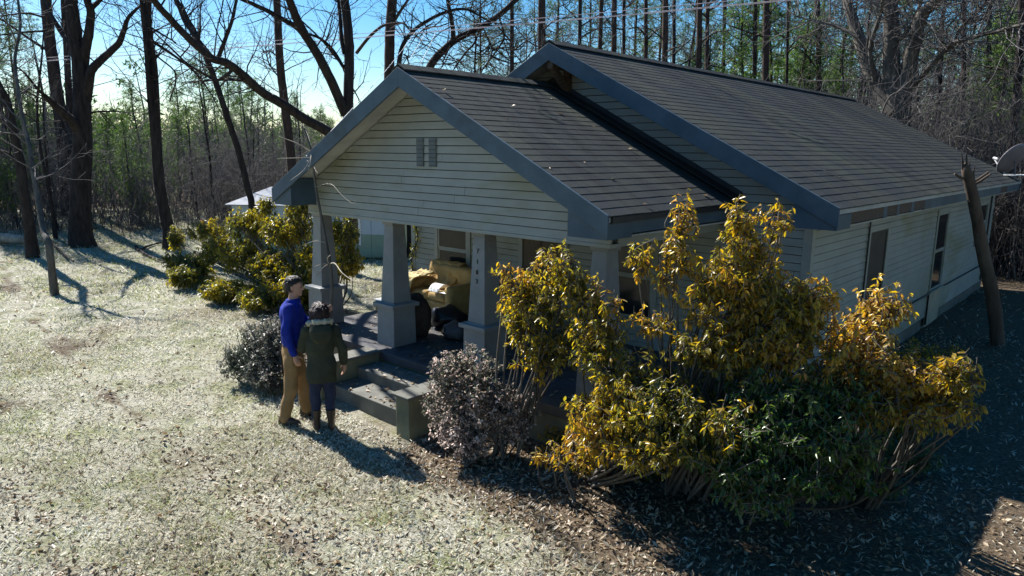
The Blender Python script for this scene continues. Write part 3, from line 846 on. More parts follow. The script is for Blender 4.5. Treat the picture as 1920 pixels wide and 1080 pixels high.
limb_tree('spreading_tree', 'bare crooked oak leaning right behind the porch ridge', 23,
  [([(770, 300), (785, 200), (806, 126), (838, 88), (862, 70), (900, 52), (940, 25), (975, -8)], 17, 9, 0.5),
   ([(850, 78), (848, 45), (842, 15), (838, -8)], 9, 6, -0.8),
   ([(845, 85), (832, 112), (830, 125)], 3, 2, -0.3),
   ([(900, 52), (890, 80), (872, 100), (852, 128)], 4, 3, 0.6),
   ([(905, 50), (920, 85), (922, 100), (912, 126)], 3, 2, 0.5),
   ([(935, 30), (945, 65), (938, 85), (905, 130)], 4, 3, 0.3)], 23, 'bark', 14, (0.6, 2.2))

# ---- right-hand side behind the house
limb_tree('spreading_tree', 'massive many-stemmed grey oak behind the far end of the roof', 26,
  [([(1690, 330), (1690, 230), (1672, 132), (1672, 80), (1671, 25), (1668, -8)], 34, 20, 0),
   ([(1680, 210), (1650, 170), (1627, 126), (1612, 75), (1593, 19), (1586, -8)], 26, 14, 1.5),
   ([(1694, 205), (1704, 132), (1716, 75), (1728, 31), (1750, 8), (1770, -10)], 24, 14, -1.2),
   ([(1700, 170), (1722, 150), (1740, 129), (1775, 91), (1794, 79), (1850, 63), (1885, 55), (1925, 44)], 10, 5, -2.5),
   ([(1794, 80), (1798, 55), (1830, 25), (1850, 0)], 5, 3, -0.5),
   ([(1640, 150), (1632, 90), (1650, 30), (1656, -6)], 8, 5, -1),
   ([(1610, 70), (1570, 50), (1530, 40), (1490, 30)], 7, 3, 1),
   ([(1672, 90), (1700, 60), (1720, 20), (1730, -5)], 6, 4, -0.8)], 24, 'bark_grey', 26, (0.8, 3.0))
limb_tree('dark_tree', 'dark straight trunk beside the satellite dish', 27,
  [([(1893, 330), (1898, 277), (1906, 190), (1910, 126), (1914, 60), (1916, -5)], 13, 9, 0), ([(1908, 150), (1880, 130), (1850, 125)], 3, 2, 0.5)], 25, 'bark', 8, (0.6, 2.2))
limb_tree('dead_tree', 'thin dead tree bent flat across the brush below the grey oak', 23.5,
  [([(1640, 330), (1650, 230), (1666, 185), (1690, 170), (1722, 164), (1755, 162), (1781, 162)], 3, 2.2, 0.5), ([(1745, 163), (1735, 185), (1720, 200)], 2, 1, 0)], 26, 'bark_grey', 9, (0.4, 1.1), twr=0.01)
limb_tree('dead_tree', 'bare dead sapling with bleached limbs past the house corner', 24.5,
  [([(1905, 520), (1900, 470), (1902, 430), (1908, 400), (1914, 350), (1912, 300)], 2.2, 1, 0), ([(1900, 455), (1912, 470), (1925, 478)], 1.6, 1, 0), ([(1898, 500), (1894, 470), (1896, 440)], 1.6, 1, 0)], 27, 'deadwood', 6, (0.4, 1.2), twr=0.012)
# row of straight pines behind the main ridge
ridge_y = lambda x: 78 + (x-1030)*0.179
for k, (x, w, lean, D) in enumerate(((958, 8, 2, 38), (1011, 11, 3, 34), (1022, 6, -2, 40), (1084, 8, 4, 37), (1118, 9, 10, 33), (1149, 11, 3, 33), (1168, 7, 2, 39), (1211, 8, 0, 37),
                                  (1244, 12, 4, 31), (1262, 7, 2, 39), (1308, 11, 4, 33), (1323, 8, 4, 37), (1356, 6, 2, 42), (1413, 8, 3, 38), (1433, 12, 4, 31), (1472, 5, 6, 34), (1540, 9, -8, 36), (1805, 8, 3, 34), (1850, 8, 6, 32))):
    rng = np.random.default_rng(100+k)
    yb = 330
    br = []
    for q in range(rng.integers(2, 5)):
        yy = rng.uniform(10, 150); s = rng.choice([-1, 1]); l = rng.uniform(25, 70)
        xx = x+lean*(330-yy)/330
        br.append(([(xx, yy), (xx+s*l*0.5, yy-l*rng.uniform(0.1, 0.6)), (xx+s*l, yy-l*rng.uniform(0.2, 1.1))], 3.2, 1.4, rng.uniform(-1.5, 1.5)))
    where = ('beside the main gable peak' if x < 1060 else 'behind the front ridge stretch' if x < 1200 else 'behind the middle ridge stretch' if x < 1340 else
             'behind the far ridge stretch' if x < 1500 else 'left of the many-stemmed grey oak' if x < 1700 else 'right of the many-stemmed grey oak')
    size = 'thick' if w >= 10 else 'thin' if w <= 7 else 'medium'
    limb_tree('pine_tree', '%s straight pine trunk %s%s' % (size, where, ', in the rear row' if D >= 37 else ''), D,
              [([(x, yb), (x+lean*0.3, 220), (x+lean*0.6, 120), (x+lean, -6)], w*1.15, w*0.85, 0)]+br, 200+k, 'bark_pine' if k % 3 else 'bark', 6, (0.6, 2.2), group='pines in a row behind the roof ridge', top=9)
# ------------------------------------------------------------------ woodland prototypes
def copy_tree(root, loc, rz, sc, label=None, group=None):
    r = root.copy(); COL.objects.link(r)
    r.location = loc; r.rotation_euler = (0, 0, rz); r.scale = (sc, sc, sc)
    if label: r['label'] = label
    if group: r['group'] = group
    for ch in list(root.children):
        c = ch.copy(); COL.objects.link(c); c.parent = r
    return r

def needle_mesh(name, centers, rng, per=9, L=(0.16, 0.30), W=0.03, spread=0.12):
    n = len(centers)
    C = np.repeat(centers, per, 0) + rng.normal(0, spread*0.5, (n*per, 3))
    D = unit(rng.normal(size=(n*per, 3)) + np.array([0, 0, 0.25]))
    V, F = leaf_arrays(C, D, rand_unit(n*per, rng), rng.uniform(L[0], L[1], n*per), rng.uniform(W*0.7, W*1.3, n*per), 0.2)
    return new_mesh(name, V, F)

def make_pine(seed, H, r0, crown0, spread, tufts, mat='needle', young=False):
    rng = np.random.default_rng(seed); tb = TB(); cen = []
    n = 10; zz = np.linspace(-0.3, H, n)
    P = np.stack([np.cumsum(rng.normal(0, 0.06, n)), np.cumsum(rng.normal(0, 0.06, n)), zz], 1); P[0, :2] = 0; P[1, :2] *= 0.3
    tb.tube(P, np.linspace(r0, r0*0.25, n), 8)
    nb = int(30*(H-crown0)/8) + 14
    for k in range(nb):
        u = (k+rng.random())/nb; z = crown0+(H-crown0)*u
        q = np.array([np.interp(z, zz, P[:, 0]), np.interp(z, zz, P[:, 1]), z])
        a = k*2.4+rng.normal(0, 0.4)
        prof = (1-u)**0.7 if young else math.sin(math.pi*min(1, 0.22+0.78*u))**0.7
        l = spread*prof*rng.uniform(0.55, 1.1)+0.25
        d = np.array([math.cos(a), math.sin(a), rng.uniform(-0.05, 0.5)])
        B = [q]
        for i in range(4):
            d = unit(d+rng.normal(0, 0.12, 3)+np.array([0, 0, 0.05])); B.append(B[-1]+d*l/4)
        B = np.array(B); tb.tube(B, np.linspace(r0*0.22, 0.008, 5), 4)
        m = max(3, int(tufts*l/spread))
        t = rng.uniform(0.3, 1.0, m)*4; i = np.minimum(t.astype(int), 3); f = (t-i)[:, None]
        cen.append(B[i]*(1-f)+B[i+1]*f + rng.normal(0, 0.10+0.07*l, (m, 3)))
    if not young:         # dead stubs below the crown
        for k in range(7):
            z = rng.uniform(1.5, crown0); q = np.array([np.interp(z, zz, P[:, 0]), np.interp(z, zz, P[:, 1]), z]); a = rng.uniform(0, 6.28)
            grow(tb, q, (math.cos(a), math.sin(a), 0.2), rng.uniform(0.5, 1.6), 0.02, 3, rng)
    o = empty('pine_tree')
    link('trunk', tb.mesh('trunk'), M['bark_pine'], o, smoothshade=True)
    link('crown', needle_mesh('crown', np.concatenate(cen), rng, 10 if young else 9, (0.16, 0.32), 0.035), M[mat], o)
    return o

def make_bare(seed, H, r0, kids=6, lean=0.0):
    rng = np.random.default_rng(seed); tb, tw = TB(), TB()
    n = 9; zz = np.linspace(-0.3, H*0.75, n)
    P = np.stack([np.cumsum(rng.normal(lean*0.1, 0.09, n)), np.cumsum(rng.normal(0, 0.09, n)), zz], 1); P[0, :2] = 0
    tb.tube(P, np.linspace(r0, r0*0.35, n), 7)
    grow(tb, P[-1], P[-1]-P[-2], H*0.25, r0*0.33, 2, rng)
    for k in range(kids*2):
        u = rng.uniform(0.18, 1.0); z = u*H*0.75
        q = np.array([np.interp(z, zz, P[:, 0]), np.interp(z, zz, P[:, 1]), z]); a = rng.uniform(0, 6.28)
        grow(tw, q, (math.cos(a), math.sin(a), rng.uniform(0.3, 1.3)), H*rng.uniform(0.12, 0.3), r0*0.35*(1-0.5*u), 1, rng, 0.2, 5, 0.2)
    o = empty('bare_tree')
    link('trunk', tb.mesh('trunk'), M['bark'], o, smoothshade=True)
    link('crown', tw.mesh('crown'), M['twig'], o, smoothshade=True)
    return o

pines = [make_pine(1, 17, 0.17, 7.0, 2.6, 20), make_pine(2, 15, 0.15, 5.5, 2.4, 20), make_pine(3, 19, 0.2, 9.0, 3.0, 22)]
young = [make_pine(4, 7.5, 0.09, 0.8, 1.9, 26, 'needle_young', True), make_pine(5, 6.0, 0.08, 0.5, 1.7, 26, 'needle_young', True), make_pine(6, 9.0, 0.11, 1.2, 2.1, 28, 'needle_young', True)]
bare = [make_bare(7, 11, 0.10), make_bare(8, 13, 0.12, 7, 0.5), make_bare(9, 9, 0.08, 6, -0.4), make_bare(10, 14, 0.13, 7)]
used = {}
def put(proto, px, D, sc, rng, label, group, cat='tree', name=None):
    p = at_d(px, 280, D); z = float(gz(p[0], p[1]))-0.05
    rz = rng.uniform(0, 6.28)
    if id(proto) not in used:
        used[id(proto)] = 1; o = proto
        o.location = (p[0], p[1], z); o.rotation_euler = (0, 0, rz); o.scale = (sc, sc, sc)
    else:
        o = copy_tree(proto, (p[0], p[1], z), rz, sc)
    tag(o, label, cat, group); return o
def zone(px):
    return ('past the slim lawn-edge trees' if px < 60 else 'around the forked oak' if px < 200 else 'between forked oak and vine-wrapped tree' if px < 300 else 'just past the vine-wrapped tree' if px < 400 else
            'around the leaning tree' if px < 500 else 'behind the outbuilding' if px < 720 else 'behind the porch roof' if px < 1040 else 'behind the front ridge stretch' if px < 1220 else 'behind the middle ridge stretch' if px < 1400 else
            'behind the far ridge end' if px < 1600 else 'around the many-stemmed grey oak' if px < 1780 else 'near the satellite dish' if px < 1930 else 'beyond the far corner of the house')
def size_of(s, a, b): return 'small' if s < a else 'large' if s > b else 'middling'
rng = np.random.default_rng(55)
G1 = 'young evergreens in the wood edge'
for (px, D, k, sc) in ((30, 33, 0, .8), (-30, 30, 1, 1.0), (205, 34, 1, 1.0), (238, 31, 0, .82), (262, 36, 2, .9), (345, 42, 2, 1.05), (395, 45, 2, 1.3), (430, 50, 0, 1.5), (470, 47, 2, 1.1), (330, 38, 1, 1.0),
                       (560, 50, 0, 1.2), (600, 44, 1, 1.2), (620, 37, 1, 1.0), (60, 40, 2, .85), (170, 40, 0, .9), (-90, 36, 2, 1.0), (510, 42, 1, .9)):
    put(young[k], px, D, sc*0.68, rng, '%s young green pine %s%s' % (size_of(sc, .95, 1.15), zone(px), ', deep in the wood' if D > 41 else ''), G1)
G2 = 'young evergreens behind the roof'
for (px, D, k, sc) in ((1390, 38, 2, 1.15), (1480, 36, 2, 1.0), (1510, 40, 0, 1.3), (1440, 42, 2, 1.3), (1560, 38, 0, 1.1), (1870, 31, 0, 1.05), (1845, 34, 2, 1.0), (1960, 30, 1, 1.2), (1330, 45, 2, 1.1), (1290, 48, 0, 1.2), (2050, 33, 2, 1)):
    put(young[k], px, D, sc, rng, '%s young green pine %s%s' % (size_of(sc, 1.05, 1.2), zone(px), ', deep in the wood' if D > 41 else ''), G2)
G3 = 'tall pines in the wood behind the house'
for (px, D, k, sc) in ((1040, 46, 0, .9), (1100, 52, 1, 1.0), (1180, 48, 2, .8), (1230, 55, 0, 1.0), (1290, 50, 1, .9), (1345, 47, 0, .8), (1400, 53, 2, .9), (1460, 48, 1, 1.0), (1520, 45, 0, .85), (1580, 50, 1, 1.0), (1650, 46, 0, .8), (1740, 44, 1, .9), (1800, 48, 2, .75),
                       (1870, 42, 1, .9), (1940, 46, 0, .8), (2030, 44, 2, .8), (960, 56, 1, 1.0), (900, 58, 0, .9)):
    put(pines[k], px, D, sc, rng, '%s pine with high green crown %s%s' % (('tall', 'stout', 'very tall')[k], zone(px), ', deep in the wood' if D > 49 else ''), G3)
G4 = 'tall pines in the wood beyond the lawn'
for (px, D, k, sc) in ((8, 44, 1, .8), (-60, 40, 0, .8), (-140, 45, 2, .8), (40, 52, 0, .7), (455, 66, 1, .62)):
    put(pines[k], px, D, sc, rng, '%s pine with high green crown %s%s' % (('tall', 'stout', 'very tall')[k], zone(px), ', deep in the wood' if D > 49 else ''), G4)
G5 = 'bare trees in the wood beyond the lawn'
for i in range(52):
    px = rng.uniform(-150, 700) if i < 40 else rng.uniform(360, 640)
    D = rng.uniform(29, 50)
    sc = rng.uniform(0.28, 0.52)
    put(bare[i % 4], px, D, sc, rng, '%s leafless tree %s%s' % (size_of(sc, .36, .44), zone(px), ', deep in the wood' if D > 40 else ' near the wood edge'), G5)
G6 = 'bare trees in the wood behind the house'
for i in range(46):
    px = rng.uniform(900, 2100) if i < 22 else rng.uniform(1480, 2000)
    D = rng.uniform(30, 52)
    sc = rng.uniform(0.7, 1.1)
    put(bare[i % 4], px, D, sc, rng, '%s leafless tree %s%s' % (size_of(sc, .83, .97), zone(px), ', deep in the wood' if D > 42 else ' at the front of the wood'), G6)

# unseen pines added out of frame to block sky light and darken the shade
rng = np.random.default_rng(77)
G7 = 'unseen pines added round the clearing to block sky light'
for i in range(34):
    a = rng.uniform(-130, 65); D = rng.uniform(14, 28)
    th = YAW+math.pi+rad(a)
    x, y = CAM[0]+math.sin(th)*D, CAM[1]+math.cos(th)*D
    if x < 6 and y > -14 or (x < 9 and y > 8): continue
    copy_tree(pines[i % 3], (x, y, float(gz(x, y))-0.05), rng.uniform(0, 6.28), rng.uniform(0.85, 1.1), 'unseen tall pine added out of view to darken the shade', G7)

# ---- undergrowth: bare brush, one uncountable mass
def brush(name, label, regions, seed, mat, hmin, hmax, r=0.008, leaf=None):
    rng = np.random.default_rng(seed); tb = TB()
    for (x0, x1, d0, d1, n) in regions:
        for k in range(n):
            p = at_d(rng.uniform(x0, x1), 280, rng.uniform(d0, d1)); z = float(gz(p[0], p[1]))
            h = rng.uniform(hmin, hmax); a = rng.uniform(0, 6.28); l = rng.uniform(0.05, 0.5)
            P = [np.array([p[0], p[1], z-0.1])]; d = unit([l*math.cos(a), l*math.sin(a), 1])
            for i in range(4):
                d = unit(d+rng.normal(0, 0.16, 3)); P.append(P[-1]+d*h/4)
            P = np.array(P); tb.tube(P, np.linspace(r*rng.uniform(0.7, 1.8), r*0.4, 5), 3)
            for j in range(5):
                i = rng.integers(1, 5); dd = unit(rng.normal(size=3)+np.array([0, 0, 0.7])); q = P[i]
                e = rng.uniform(0.25, 0.6)*h*0.5
                tb.tube([q, q+dd*e*0.5+rng.normal(0, 0.05, 3), q+dd*e+rng.normal(0, 0.1, 3)], [r*0.6, r*0.5, r*0.3], 3)
    o = link(name, tb.mesh(name), mat); tag(o, label, 'brush', kind='stuff'); return o
brush('brush', 'tangled leafless brush along the wood edge beyond the lawn', [(-250, 720, 28.5, 36, 1700), (-250, 900, 36, 56, 1500), (380, 640, 27, 38, 500)], 31, M['twig'], 1.2, 4.2, 0.010)
brush('brush', 'dense tangled vines and brush behind the far end of the house', [(1480, 2150, 24, 34, 2100), (900, 1560, 30, 46, 1100), (1650, 2000, 24.5, 30, 900)], 32, M['twig'], 2.0, 6.0, 0.011)

# far wood closing the view, too far to count
def far_wood():
    rng = np.random.default_rng(41); tb = TB(); cen = []
    for k in range(900):
        px = rng.uniform(-500, 2500); D = rng.uniform(56, 105)
        p = at_d(px, 280, D); z = float(gz(p[0], p[1]))
        sky_gap = px < 1020
        h = rng.uniform(1.5, 5.0) if sky_gap else rng.uniform(5, 13)
        if sky_gap and rng.random() < 0.04: h = rng.uniform(6, 11)
        P = np.array([[p[0], p[1], z-0.3], [p[0]+rng.normal(0, .3), p[1]+rng.normal(0, .3), z+h*0.5], [p[0]+rng.normal(0, .5), p[1]+rng.normal(0, .5), z+h]])
        tb.tube(P, [0.13, 0.09, 0.02], 4)
        for j in range(9):
            u = rng.uniform(0.15, 1); q = P[0]*(1-u)+P[2]*u; a = rng.uniform(0, 6.28)
            d = unit([math.cos(a), math.sin(a), rng.uniform(0.2, 1.2)]); l = rng.uniform(0.8, 2.4)
            tb.tube([q, q+d*l*0.6, q+d*l+rng.normal(0, 0.2, 3)], [0.035, 0.025, 0.012], 3)
            if k % 3 == 0:
                cen.append(q+d*l*rng.uniform(0.4, 1, (10, 1))+rng.normal(0, 0.35, (10, 3)))
        for j in range(5):
            q = np.array([p[0]+rng.normal(0, 2), p[1]+rng.normal(0, 2), z-0.2]); tb.tube([q, q+[rng.normal(0, .3), rng.normal(0, .3), 1.5], q+[rng.normal(0, .6), rng.normal(0, .6), rng.uniform(2, 4)]], [0.04, 0.03, 0.015], 3)
    o = link('far_wood', tb.mesh('far_wood'), M['twig']); tag(o, 'far leafless wood closing the view behind lawn and house', 'wood', kind='stuff')
    c = link('far_foliage', needle_mesh('far_foliage', np.concatenate(cen), rng, 3, (0.35, 0.7), 0.16, 0.3), M['needle']); tag(c, 'far green pine foliage in the wood behind everything', 'foliage', kind='stuff')
far_wood()
# ------------------------------------------------------------------ shrubs
def shoots_shrub(name, label, base, blobs, leafmat, L, seed, droop=0.6, stem_r=0.018, leaf_objs=0, group=None, six=True, spacing=0.015, gap=0.0, upright=0.9, stem_mat='bark_grey', cat='shrub', wl=0.33):
    """blobs: (centre xyz, (rx, ry, rz), number of shoots). Leafy shoots rise through each blob from limbs rooted at the base."""
    rng = np.random.default_rng(seed)
    base = np.array(base, float); tb = TB(); C, D, Nn = [], [], []
    cam2 = CAM
    for (c, r, ns) in blobs:
        c = np.array(c, float); r = np.array(r if np.ndim(r) else (r, r, r), float)
        foot = base + np.array([rng.normal(0, 0.10), rng.normal(0, 0.10), 0])
        if c[2] < 0.62: foot = np.array([c[0], c[1], 0.0])*0.85+base*0.15; foot[2] = float(g_at(foot[0], foot[1]))-0.03
        nl = max(2, ns//16) if c[2] >= 0.62 else 2
        hubs = []
        for q in range(nl):          # woody limbs into the blob
            h = c + rng.normal(0, 0.33, 3)*r - np.array([0, 0, 0.35*r[2]])
            mid = foot*0.5+h*0.5 + rng.normal(0, 0.08, 3); mid[2] = foot[2]*0.55+h[2]*0.45
            S = spline([foot, mid, h], 4); tb.tube(S, np.linspace(stem_r*rng.uniform(0.7, 1.2), stem_r*0.35, len(S)), 5); hubs.append(h)
        hubs = np.array(hubs)
        for q in range(ns):
            u = rand_unit(1, rng)[0]*rng.random()**0.45
            e = c + u*r; e[2] += abs(rng.normal(0, 0.10))*r[2]
            e[2] = max(e[2], float(g_at(e[0], e[1]))+0.10)
            h = hubs[np.argmin(np.linalg.norm(hubs-e, axis=1))]*0.6 + (c + 0.4*u*r)*0.4
            m = (h+e)/2 + rng.normal(0, 0.05, 3) - np.array([0, 0, 0.03])
            S = spline([h, m, e], 4); tb.tube(S, np.linspace(0.009, 0.003, len(S)), 3)
            ln = np.linalg.norm(e-h); n = max(6, int(ln/spacing)); t = np.sort(rng.uniform(0.10, 1.0, n))*(len(S)-1)
            i = np.minimum(t.astype(int), len(S)-2); f = (t-i)[:, None]
            P = S[i]*(1-f)+S[i+1]*f
            ax = unit(e-h); side = unit(np.cross(np.tile(ax, (n, 1)), rng.normal(size=(n, 3))))
            C.append(P+side*0.004); D.append(side*0.8 + ax*0.25 + np.array([0, 0, -droop]) + rng.normal(0, 0.25, (n, 3)))
            Nn.append(np.tile([0, 0, 1.0], (n, 1))*0.7 + side*0.5 + rng.normal(0, 0.35, (n, 3)))
    C = np.concatenate(C); D = unit(np.concatenate(D)); Nn = np.concatenate(Nn)
    n = len(C); Ls = rng.uniform(0.7, 1.15, n)*L; Ws = Ls*rng.uniform(wl*0.8, wl*1.2, n)
    z0 = g_at(C[:, 0], C[:, 1])
    k = (C[:, 2]+D[:, 2]*Ls) > z0+0.01
    C, D, Nn, Ls, Ws = C[k], D[k], Nn[k], Ls[k], Ws[k]; n = len(C)
    root = empty(name, tuple(base)); tag(root, label, cat, group)
    off_ = -Vector(base)
    me = tb.mesh('stem'); me.transform(Matrix.Translation(off_)); so = link('stem', me, M[stem_mat], root, smoothshade=True); so['kind'] = 'stuff'
    singles = np.zeros(n, bool)
    if leaf_objs:
        d = np.linalg.norm(C-CAM, axis=1)/Ls
        singles[np.argsort(d)[:leaf_objs]] = True
    V, F = leaf_arrays(C[~singles], D[~singles], Nn[~singles], Ls[~singles], Ws[~singles], 0.22, six)
    me = new_mesh('foliage', V, F); me.transform(Matrix.Translation(off_))
    fo = link('foliage', me, leafmat, root); fo['kind'] = 'stuff'
    if leaf_objs:
        Vl, Fl = leaf_arrays(np.zeros((1, 3)), np.array([[1.0, 0, 0]]), np.array([[0, 0, 1.0]]), np.array([1.0]), np.array([wl]), 0.22, True)
        lm = new_mesh('leaf', Vl, Fl); lm.materials.append(leafmat)
        for i in np.where(singles)[0]:
            dd = Vector(D[i]); s = dd.cross(Vector(Nn[i])).normalized(); nn = s.cross(dd)
            o = bpy.data.objects.new('leaf', lm); COL.objects.link(o); o.parent = root
            # local frame of the leaf: x along the blade, -y its side, z its face
            o.matrix_local = Matrix.Translation(Vector(C[i])+off_) @ Matrix((dd, -s, nn)).transposed().to_4x4() @ Matrix.Diagonal((Ls[i], Ls[i], Ls[i], 1))
    return root

def blob(px, py, Y, rx, rz, ns, ry=None):
    """blob seen at pixel px,py, standing in the row at depth Y; radii in metres"""
    p = on_y(px, py, Y); return (p, (rx, ry if ry else rx*0.85, rz), ns)

def gblob(px, py, h, rx, rz, ns):
    """low blob whose foot stands on the ground seen at px,py"""
    p = on_z(px, py, 0.0); d = unit((p-CAM)[:2]); p = np.array([p[0]+d[0]*rx*0.6, p[1]+d[1]*rx*0.6, h]); return (p, (rx, rx*0.85, rz), ns)

# shrub in front of the porch between the steps and the right-hand column
shoots_shrub('golden_shrub', 'narrow green and gold shrub between the third and last porch columns', (2.2, -0.35, 0),
  [blob(985, 545, -0.37, 0.41, 0.37, 58), blob(1045, 520, -0.37, 0.34, 0.35, 42), blob(1060, 495, -0.32, 0.18, 0.26, 16), blob(975, 600, -0.32, 0.39, 0.37, 56), blob(1040, 600, -0.32, 0.41, 0.40, 61), blob(1020, 660, -0.32, 0.46, 0.35, 64), gblob(1000, 740, 0.26, 0.41, 0.29, 56), gblob(1050, 770, 0.24, 0.39, 0.26, 50), blob(950, 505, -0.42, 0.16, 0.15, 11)],
  M['gold_leaf'], 0.070, 61, leaf_objs=120)
# the big golden shrub at the porch corner
big = [blob(1275, 420, -0.08, 0.14, 0.37, 23), blob(1275, 480, -0.08, 0.23, 0.33, 32), blob(1205, 490, -0.13, 0.21, 0.24, 23), blob(1245, 520, -0.13, 0.18, 0.20, 17),
       blob(1385, 420, 0.12, 0.23, 0.29, 35), blob(1400, 470, 0.12, 0.32, 0.33, 60), blob(1380, 530, 0.07, 0.46, 0.37, 104), blob(1330, 570, -0.03, 0.39, 0.35, 80), blob(1440, 580, 0.17, 0.48, 0.40, 110),
       blob(1500, 570, 0.27, 0.34, 0.33, 60), blob(1515, 545, 0.32, 0.25, 0.22, 32), blob(1465, 430, 0.27, 0.14, 0.24, 17), blob(1460, 390, 0.32, 0.08, 0.15, 6), blob(1410, 640, 0.07, 0.57, 0.40, 135), blob(1510, 650, 0.17, 0.48, 0.40, 99),
       blob(1225, 600, -0.23, 0.25, 0.18, 26), blob(1285, 640, -0.23, 0.21, 0.15, 20), blob(1330, 650, -0.13, 0.39, 0.29, 60)]
shoots_shrub('golden_shrub', 'large golden-leaved shrub with tall leafy shoots at the right porch corner', (4.15, 0.30, 0), big, M['gold_leaf'], 0.072, 62, leaf_objs=300, stem_r=0.02)
# its low front skirt: separate arching shrub
shoots_shrub('golden_shrub', 'amber arching shrub left of the tall golden one, in front of the porch corner', (3.35, -0.1, 0),
  [blob(1110, 570, -0.35, 0.34, 0.37, 75), blob(1085, 530, -0.35, 0.16, 0.26, 22), blob(1125, 640, -0.40, 0.39, 0.33, 86), blob(1165, 700, -0.50, 0.46, 0.31, 93), blob(1140, 780, -0.70, 0.48, 0.26, 113), blob(1230, 760, -0.60, 0.51, 0.31, 124),
   blob(1075, 840, -0.75, 0.30, 0.13, 49), blob(1180, 840, -0.80, 0.46, 0.15, 82), blob(1260, 820, -0.70, 0.46, 0.22, 93), blob(1330, 790, -0.50, 0.46, 0.29, 98), gblob(1100, 892, 0.12, 0.30, 0.14, 40), gblob(1180, 908, 0.12, 0.32, 0.14, 44), gblob(1060, 860, 0.16, 0.37, 0.18, 67), gblob(1140, 875, 0.18, 0.41, 0.20, 82), gblob(1230, 890, 0.20, 0.46, 0.24, 100), gblob(1310, 895, 0.24, 0.48, 0.29, 113), gblob(1190, 800, 0.40, 0.48, 0.33, 113), gblob(1280, 800, 0.45, 0.52, 0.35, 113), blob(1020, 850, -0.70, 0.18, 0.09, 18)],
  M['gold_leaf'], 0.072, 63, leaf_objs=160)
shoots_shrub('green_shrub', 'low spreading green shrub under the skirts of the golden one', (4.9, 0.45, 0),
  [blob(1440, 800, -0.25, 0.53, 0.33, 151), blob(1370, 860, -0.50, 0.46, 0.29, 131), blob(1480, 880, -0.25, 0.46, 0.31, 131), blob(1540, 800, 0.00, 0.48, 0.33, 124), blob(1420, 920, -0.45, 0.41, 0.18, 86), blob(1590, 860, 0.15, 0.39, 0.33, 82), blob(1560, 730, 0.25, 0.41, 0.29, 93), gblob(1640, 950, 0.2, 0.34, 0.22, 60), gblob(1700, 900, 0.25, 0.36, 0.28, 60), gblob(1590, 940, 0.2, 0.36, 0.22, 56), gblob(1350, 920, 0.18, 0.44, 0.22, 113), gblob(1430, 940, 0.2, 0.46, 0.24, 124), gblob(1520, 930, 0.22, 0.48, 0.26, 124), gblob(1600, 890, 0.26, 0.48, 0.31, 124), gblob(1680, 830, 0.28, 0.48, 0.33, 113), gblob(1560, 830, 0.45, 0.52, 0.39, 113), blob(1470, 730, 0.05, 0.51, 0.31, 113)],
  M['green_leaf'], 0.066, 64, leaf_objs=160)
shoots_shrub('golden_shrub', 'smaller golden shrub standing off the side wall, right of the tall one', (5.55, 1.2, 0),
  [blob(1640, 600, 0.75, 0.32, 0.37, 75), blob(1665, 570, 0.78, 0.18, 0.24, 29), blob(1600, 640, 0.65, 0.28, 0.26, 49), blob(1640, 680, 0.60, 0.51, 0.29, 113), blob(1720, 700, 0.60, 0.46, 0.20, 82), blob(1780, 710, 0.55, 0.30, 0.22, 62), blob(1805, 690, 0.55, 0.18, 0.18, 29), blob(1700, 745, 0.50, 0.57, 0.22, 105), blob(1780, 750, 0.50, 0.28, 0.15, 37), gblob(1700, 800, 0.3, 0.48, 0.33, 105), gblob(1640, 780, 0.45, 0.48, 0.39, 93), gblob(1730, 790, 0.35, 0.46, 0.39, 113), gblob(1680, 840, 0.3, 0.46, 0.33, 113), gblob(1760, 760, 0.5, 0.41, 0.39, 93), gblob(1700, 770, 0.6, 0.46, 0.39, 113), blob(1620, 740, 0.45, 0.46, 0.29, 93)],
  M['gold_leaf'], 0.070, 65, leaf_objs=160)
# left-hand shrub beside the porch
shoots_shrub('golden_shrub', 'wide olive and gold shrub beside the left porch column', (-5.3, 2.2, 0),
  [blob(470, 420, 2.3, 0.75, 0.42, 264), blob(420, 470, 2.2, 0.80, 0.45, 297), blob(360, 500, 2.1, 0.70, 0.40, 231), blob(330, 450, 2.2, 0.30, 0.42, 85), blob(540, 430, 2.3, 0.70, 0.45, 264), blob(520, 500, 2.2, 0.80, 0.45, 297), blob(450, 545, 2.0, 0.70, 0.25, 198), blob(380, 545, 2.0, 0.6, 0.2, 151),
   blob(560, 390, 2.4, 0.40, 0.26, 118), blob(640, 440, 2.5, 0.45, 0.42, 165), blob(650, 490, 2.5, 0.42, 0.38, 144), blob(500, 385, 2.4, 0.30, 0.22, 66), gblob(420, 572, 0.28, 0.6, 0.28, 165), gblob(350, 545, 0.3, 0.6, 0.3, 135), gblob(490, 590, 0.3, 0.6, 0.3, 165), gblob(560, 590, 0.4, 0.5, 0.4, 150), blob(460, 480, 2.0, 0.80, 0.50, 160), blob(390, 430, 2.2, 0.6, 0.35, 90), blob(540, 530, 1.9, 0.7, 0.4, 140), gblob(330, 520, 0.4, 0.5, 0.35, 80), blob(590, 490, 2.3, 0.5, 0.5, 165)],
  M['olive_leaf'], 0.105, 66, leaf_objs=0, spacing=0.018)
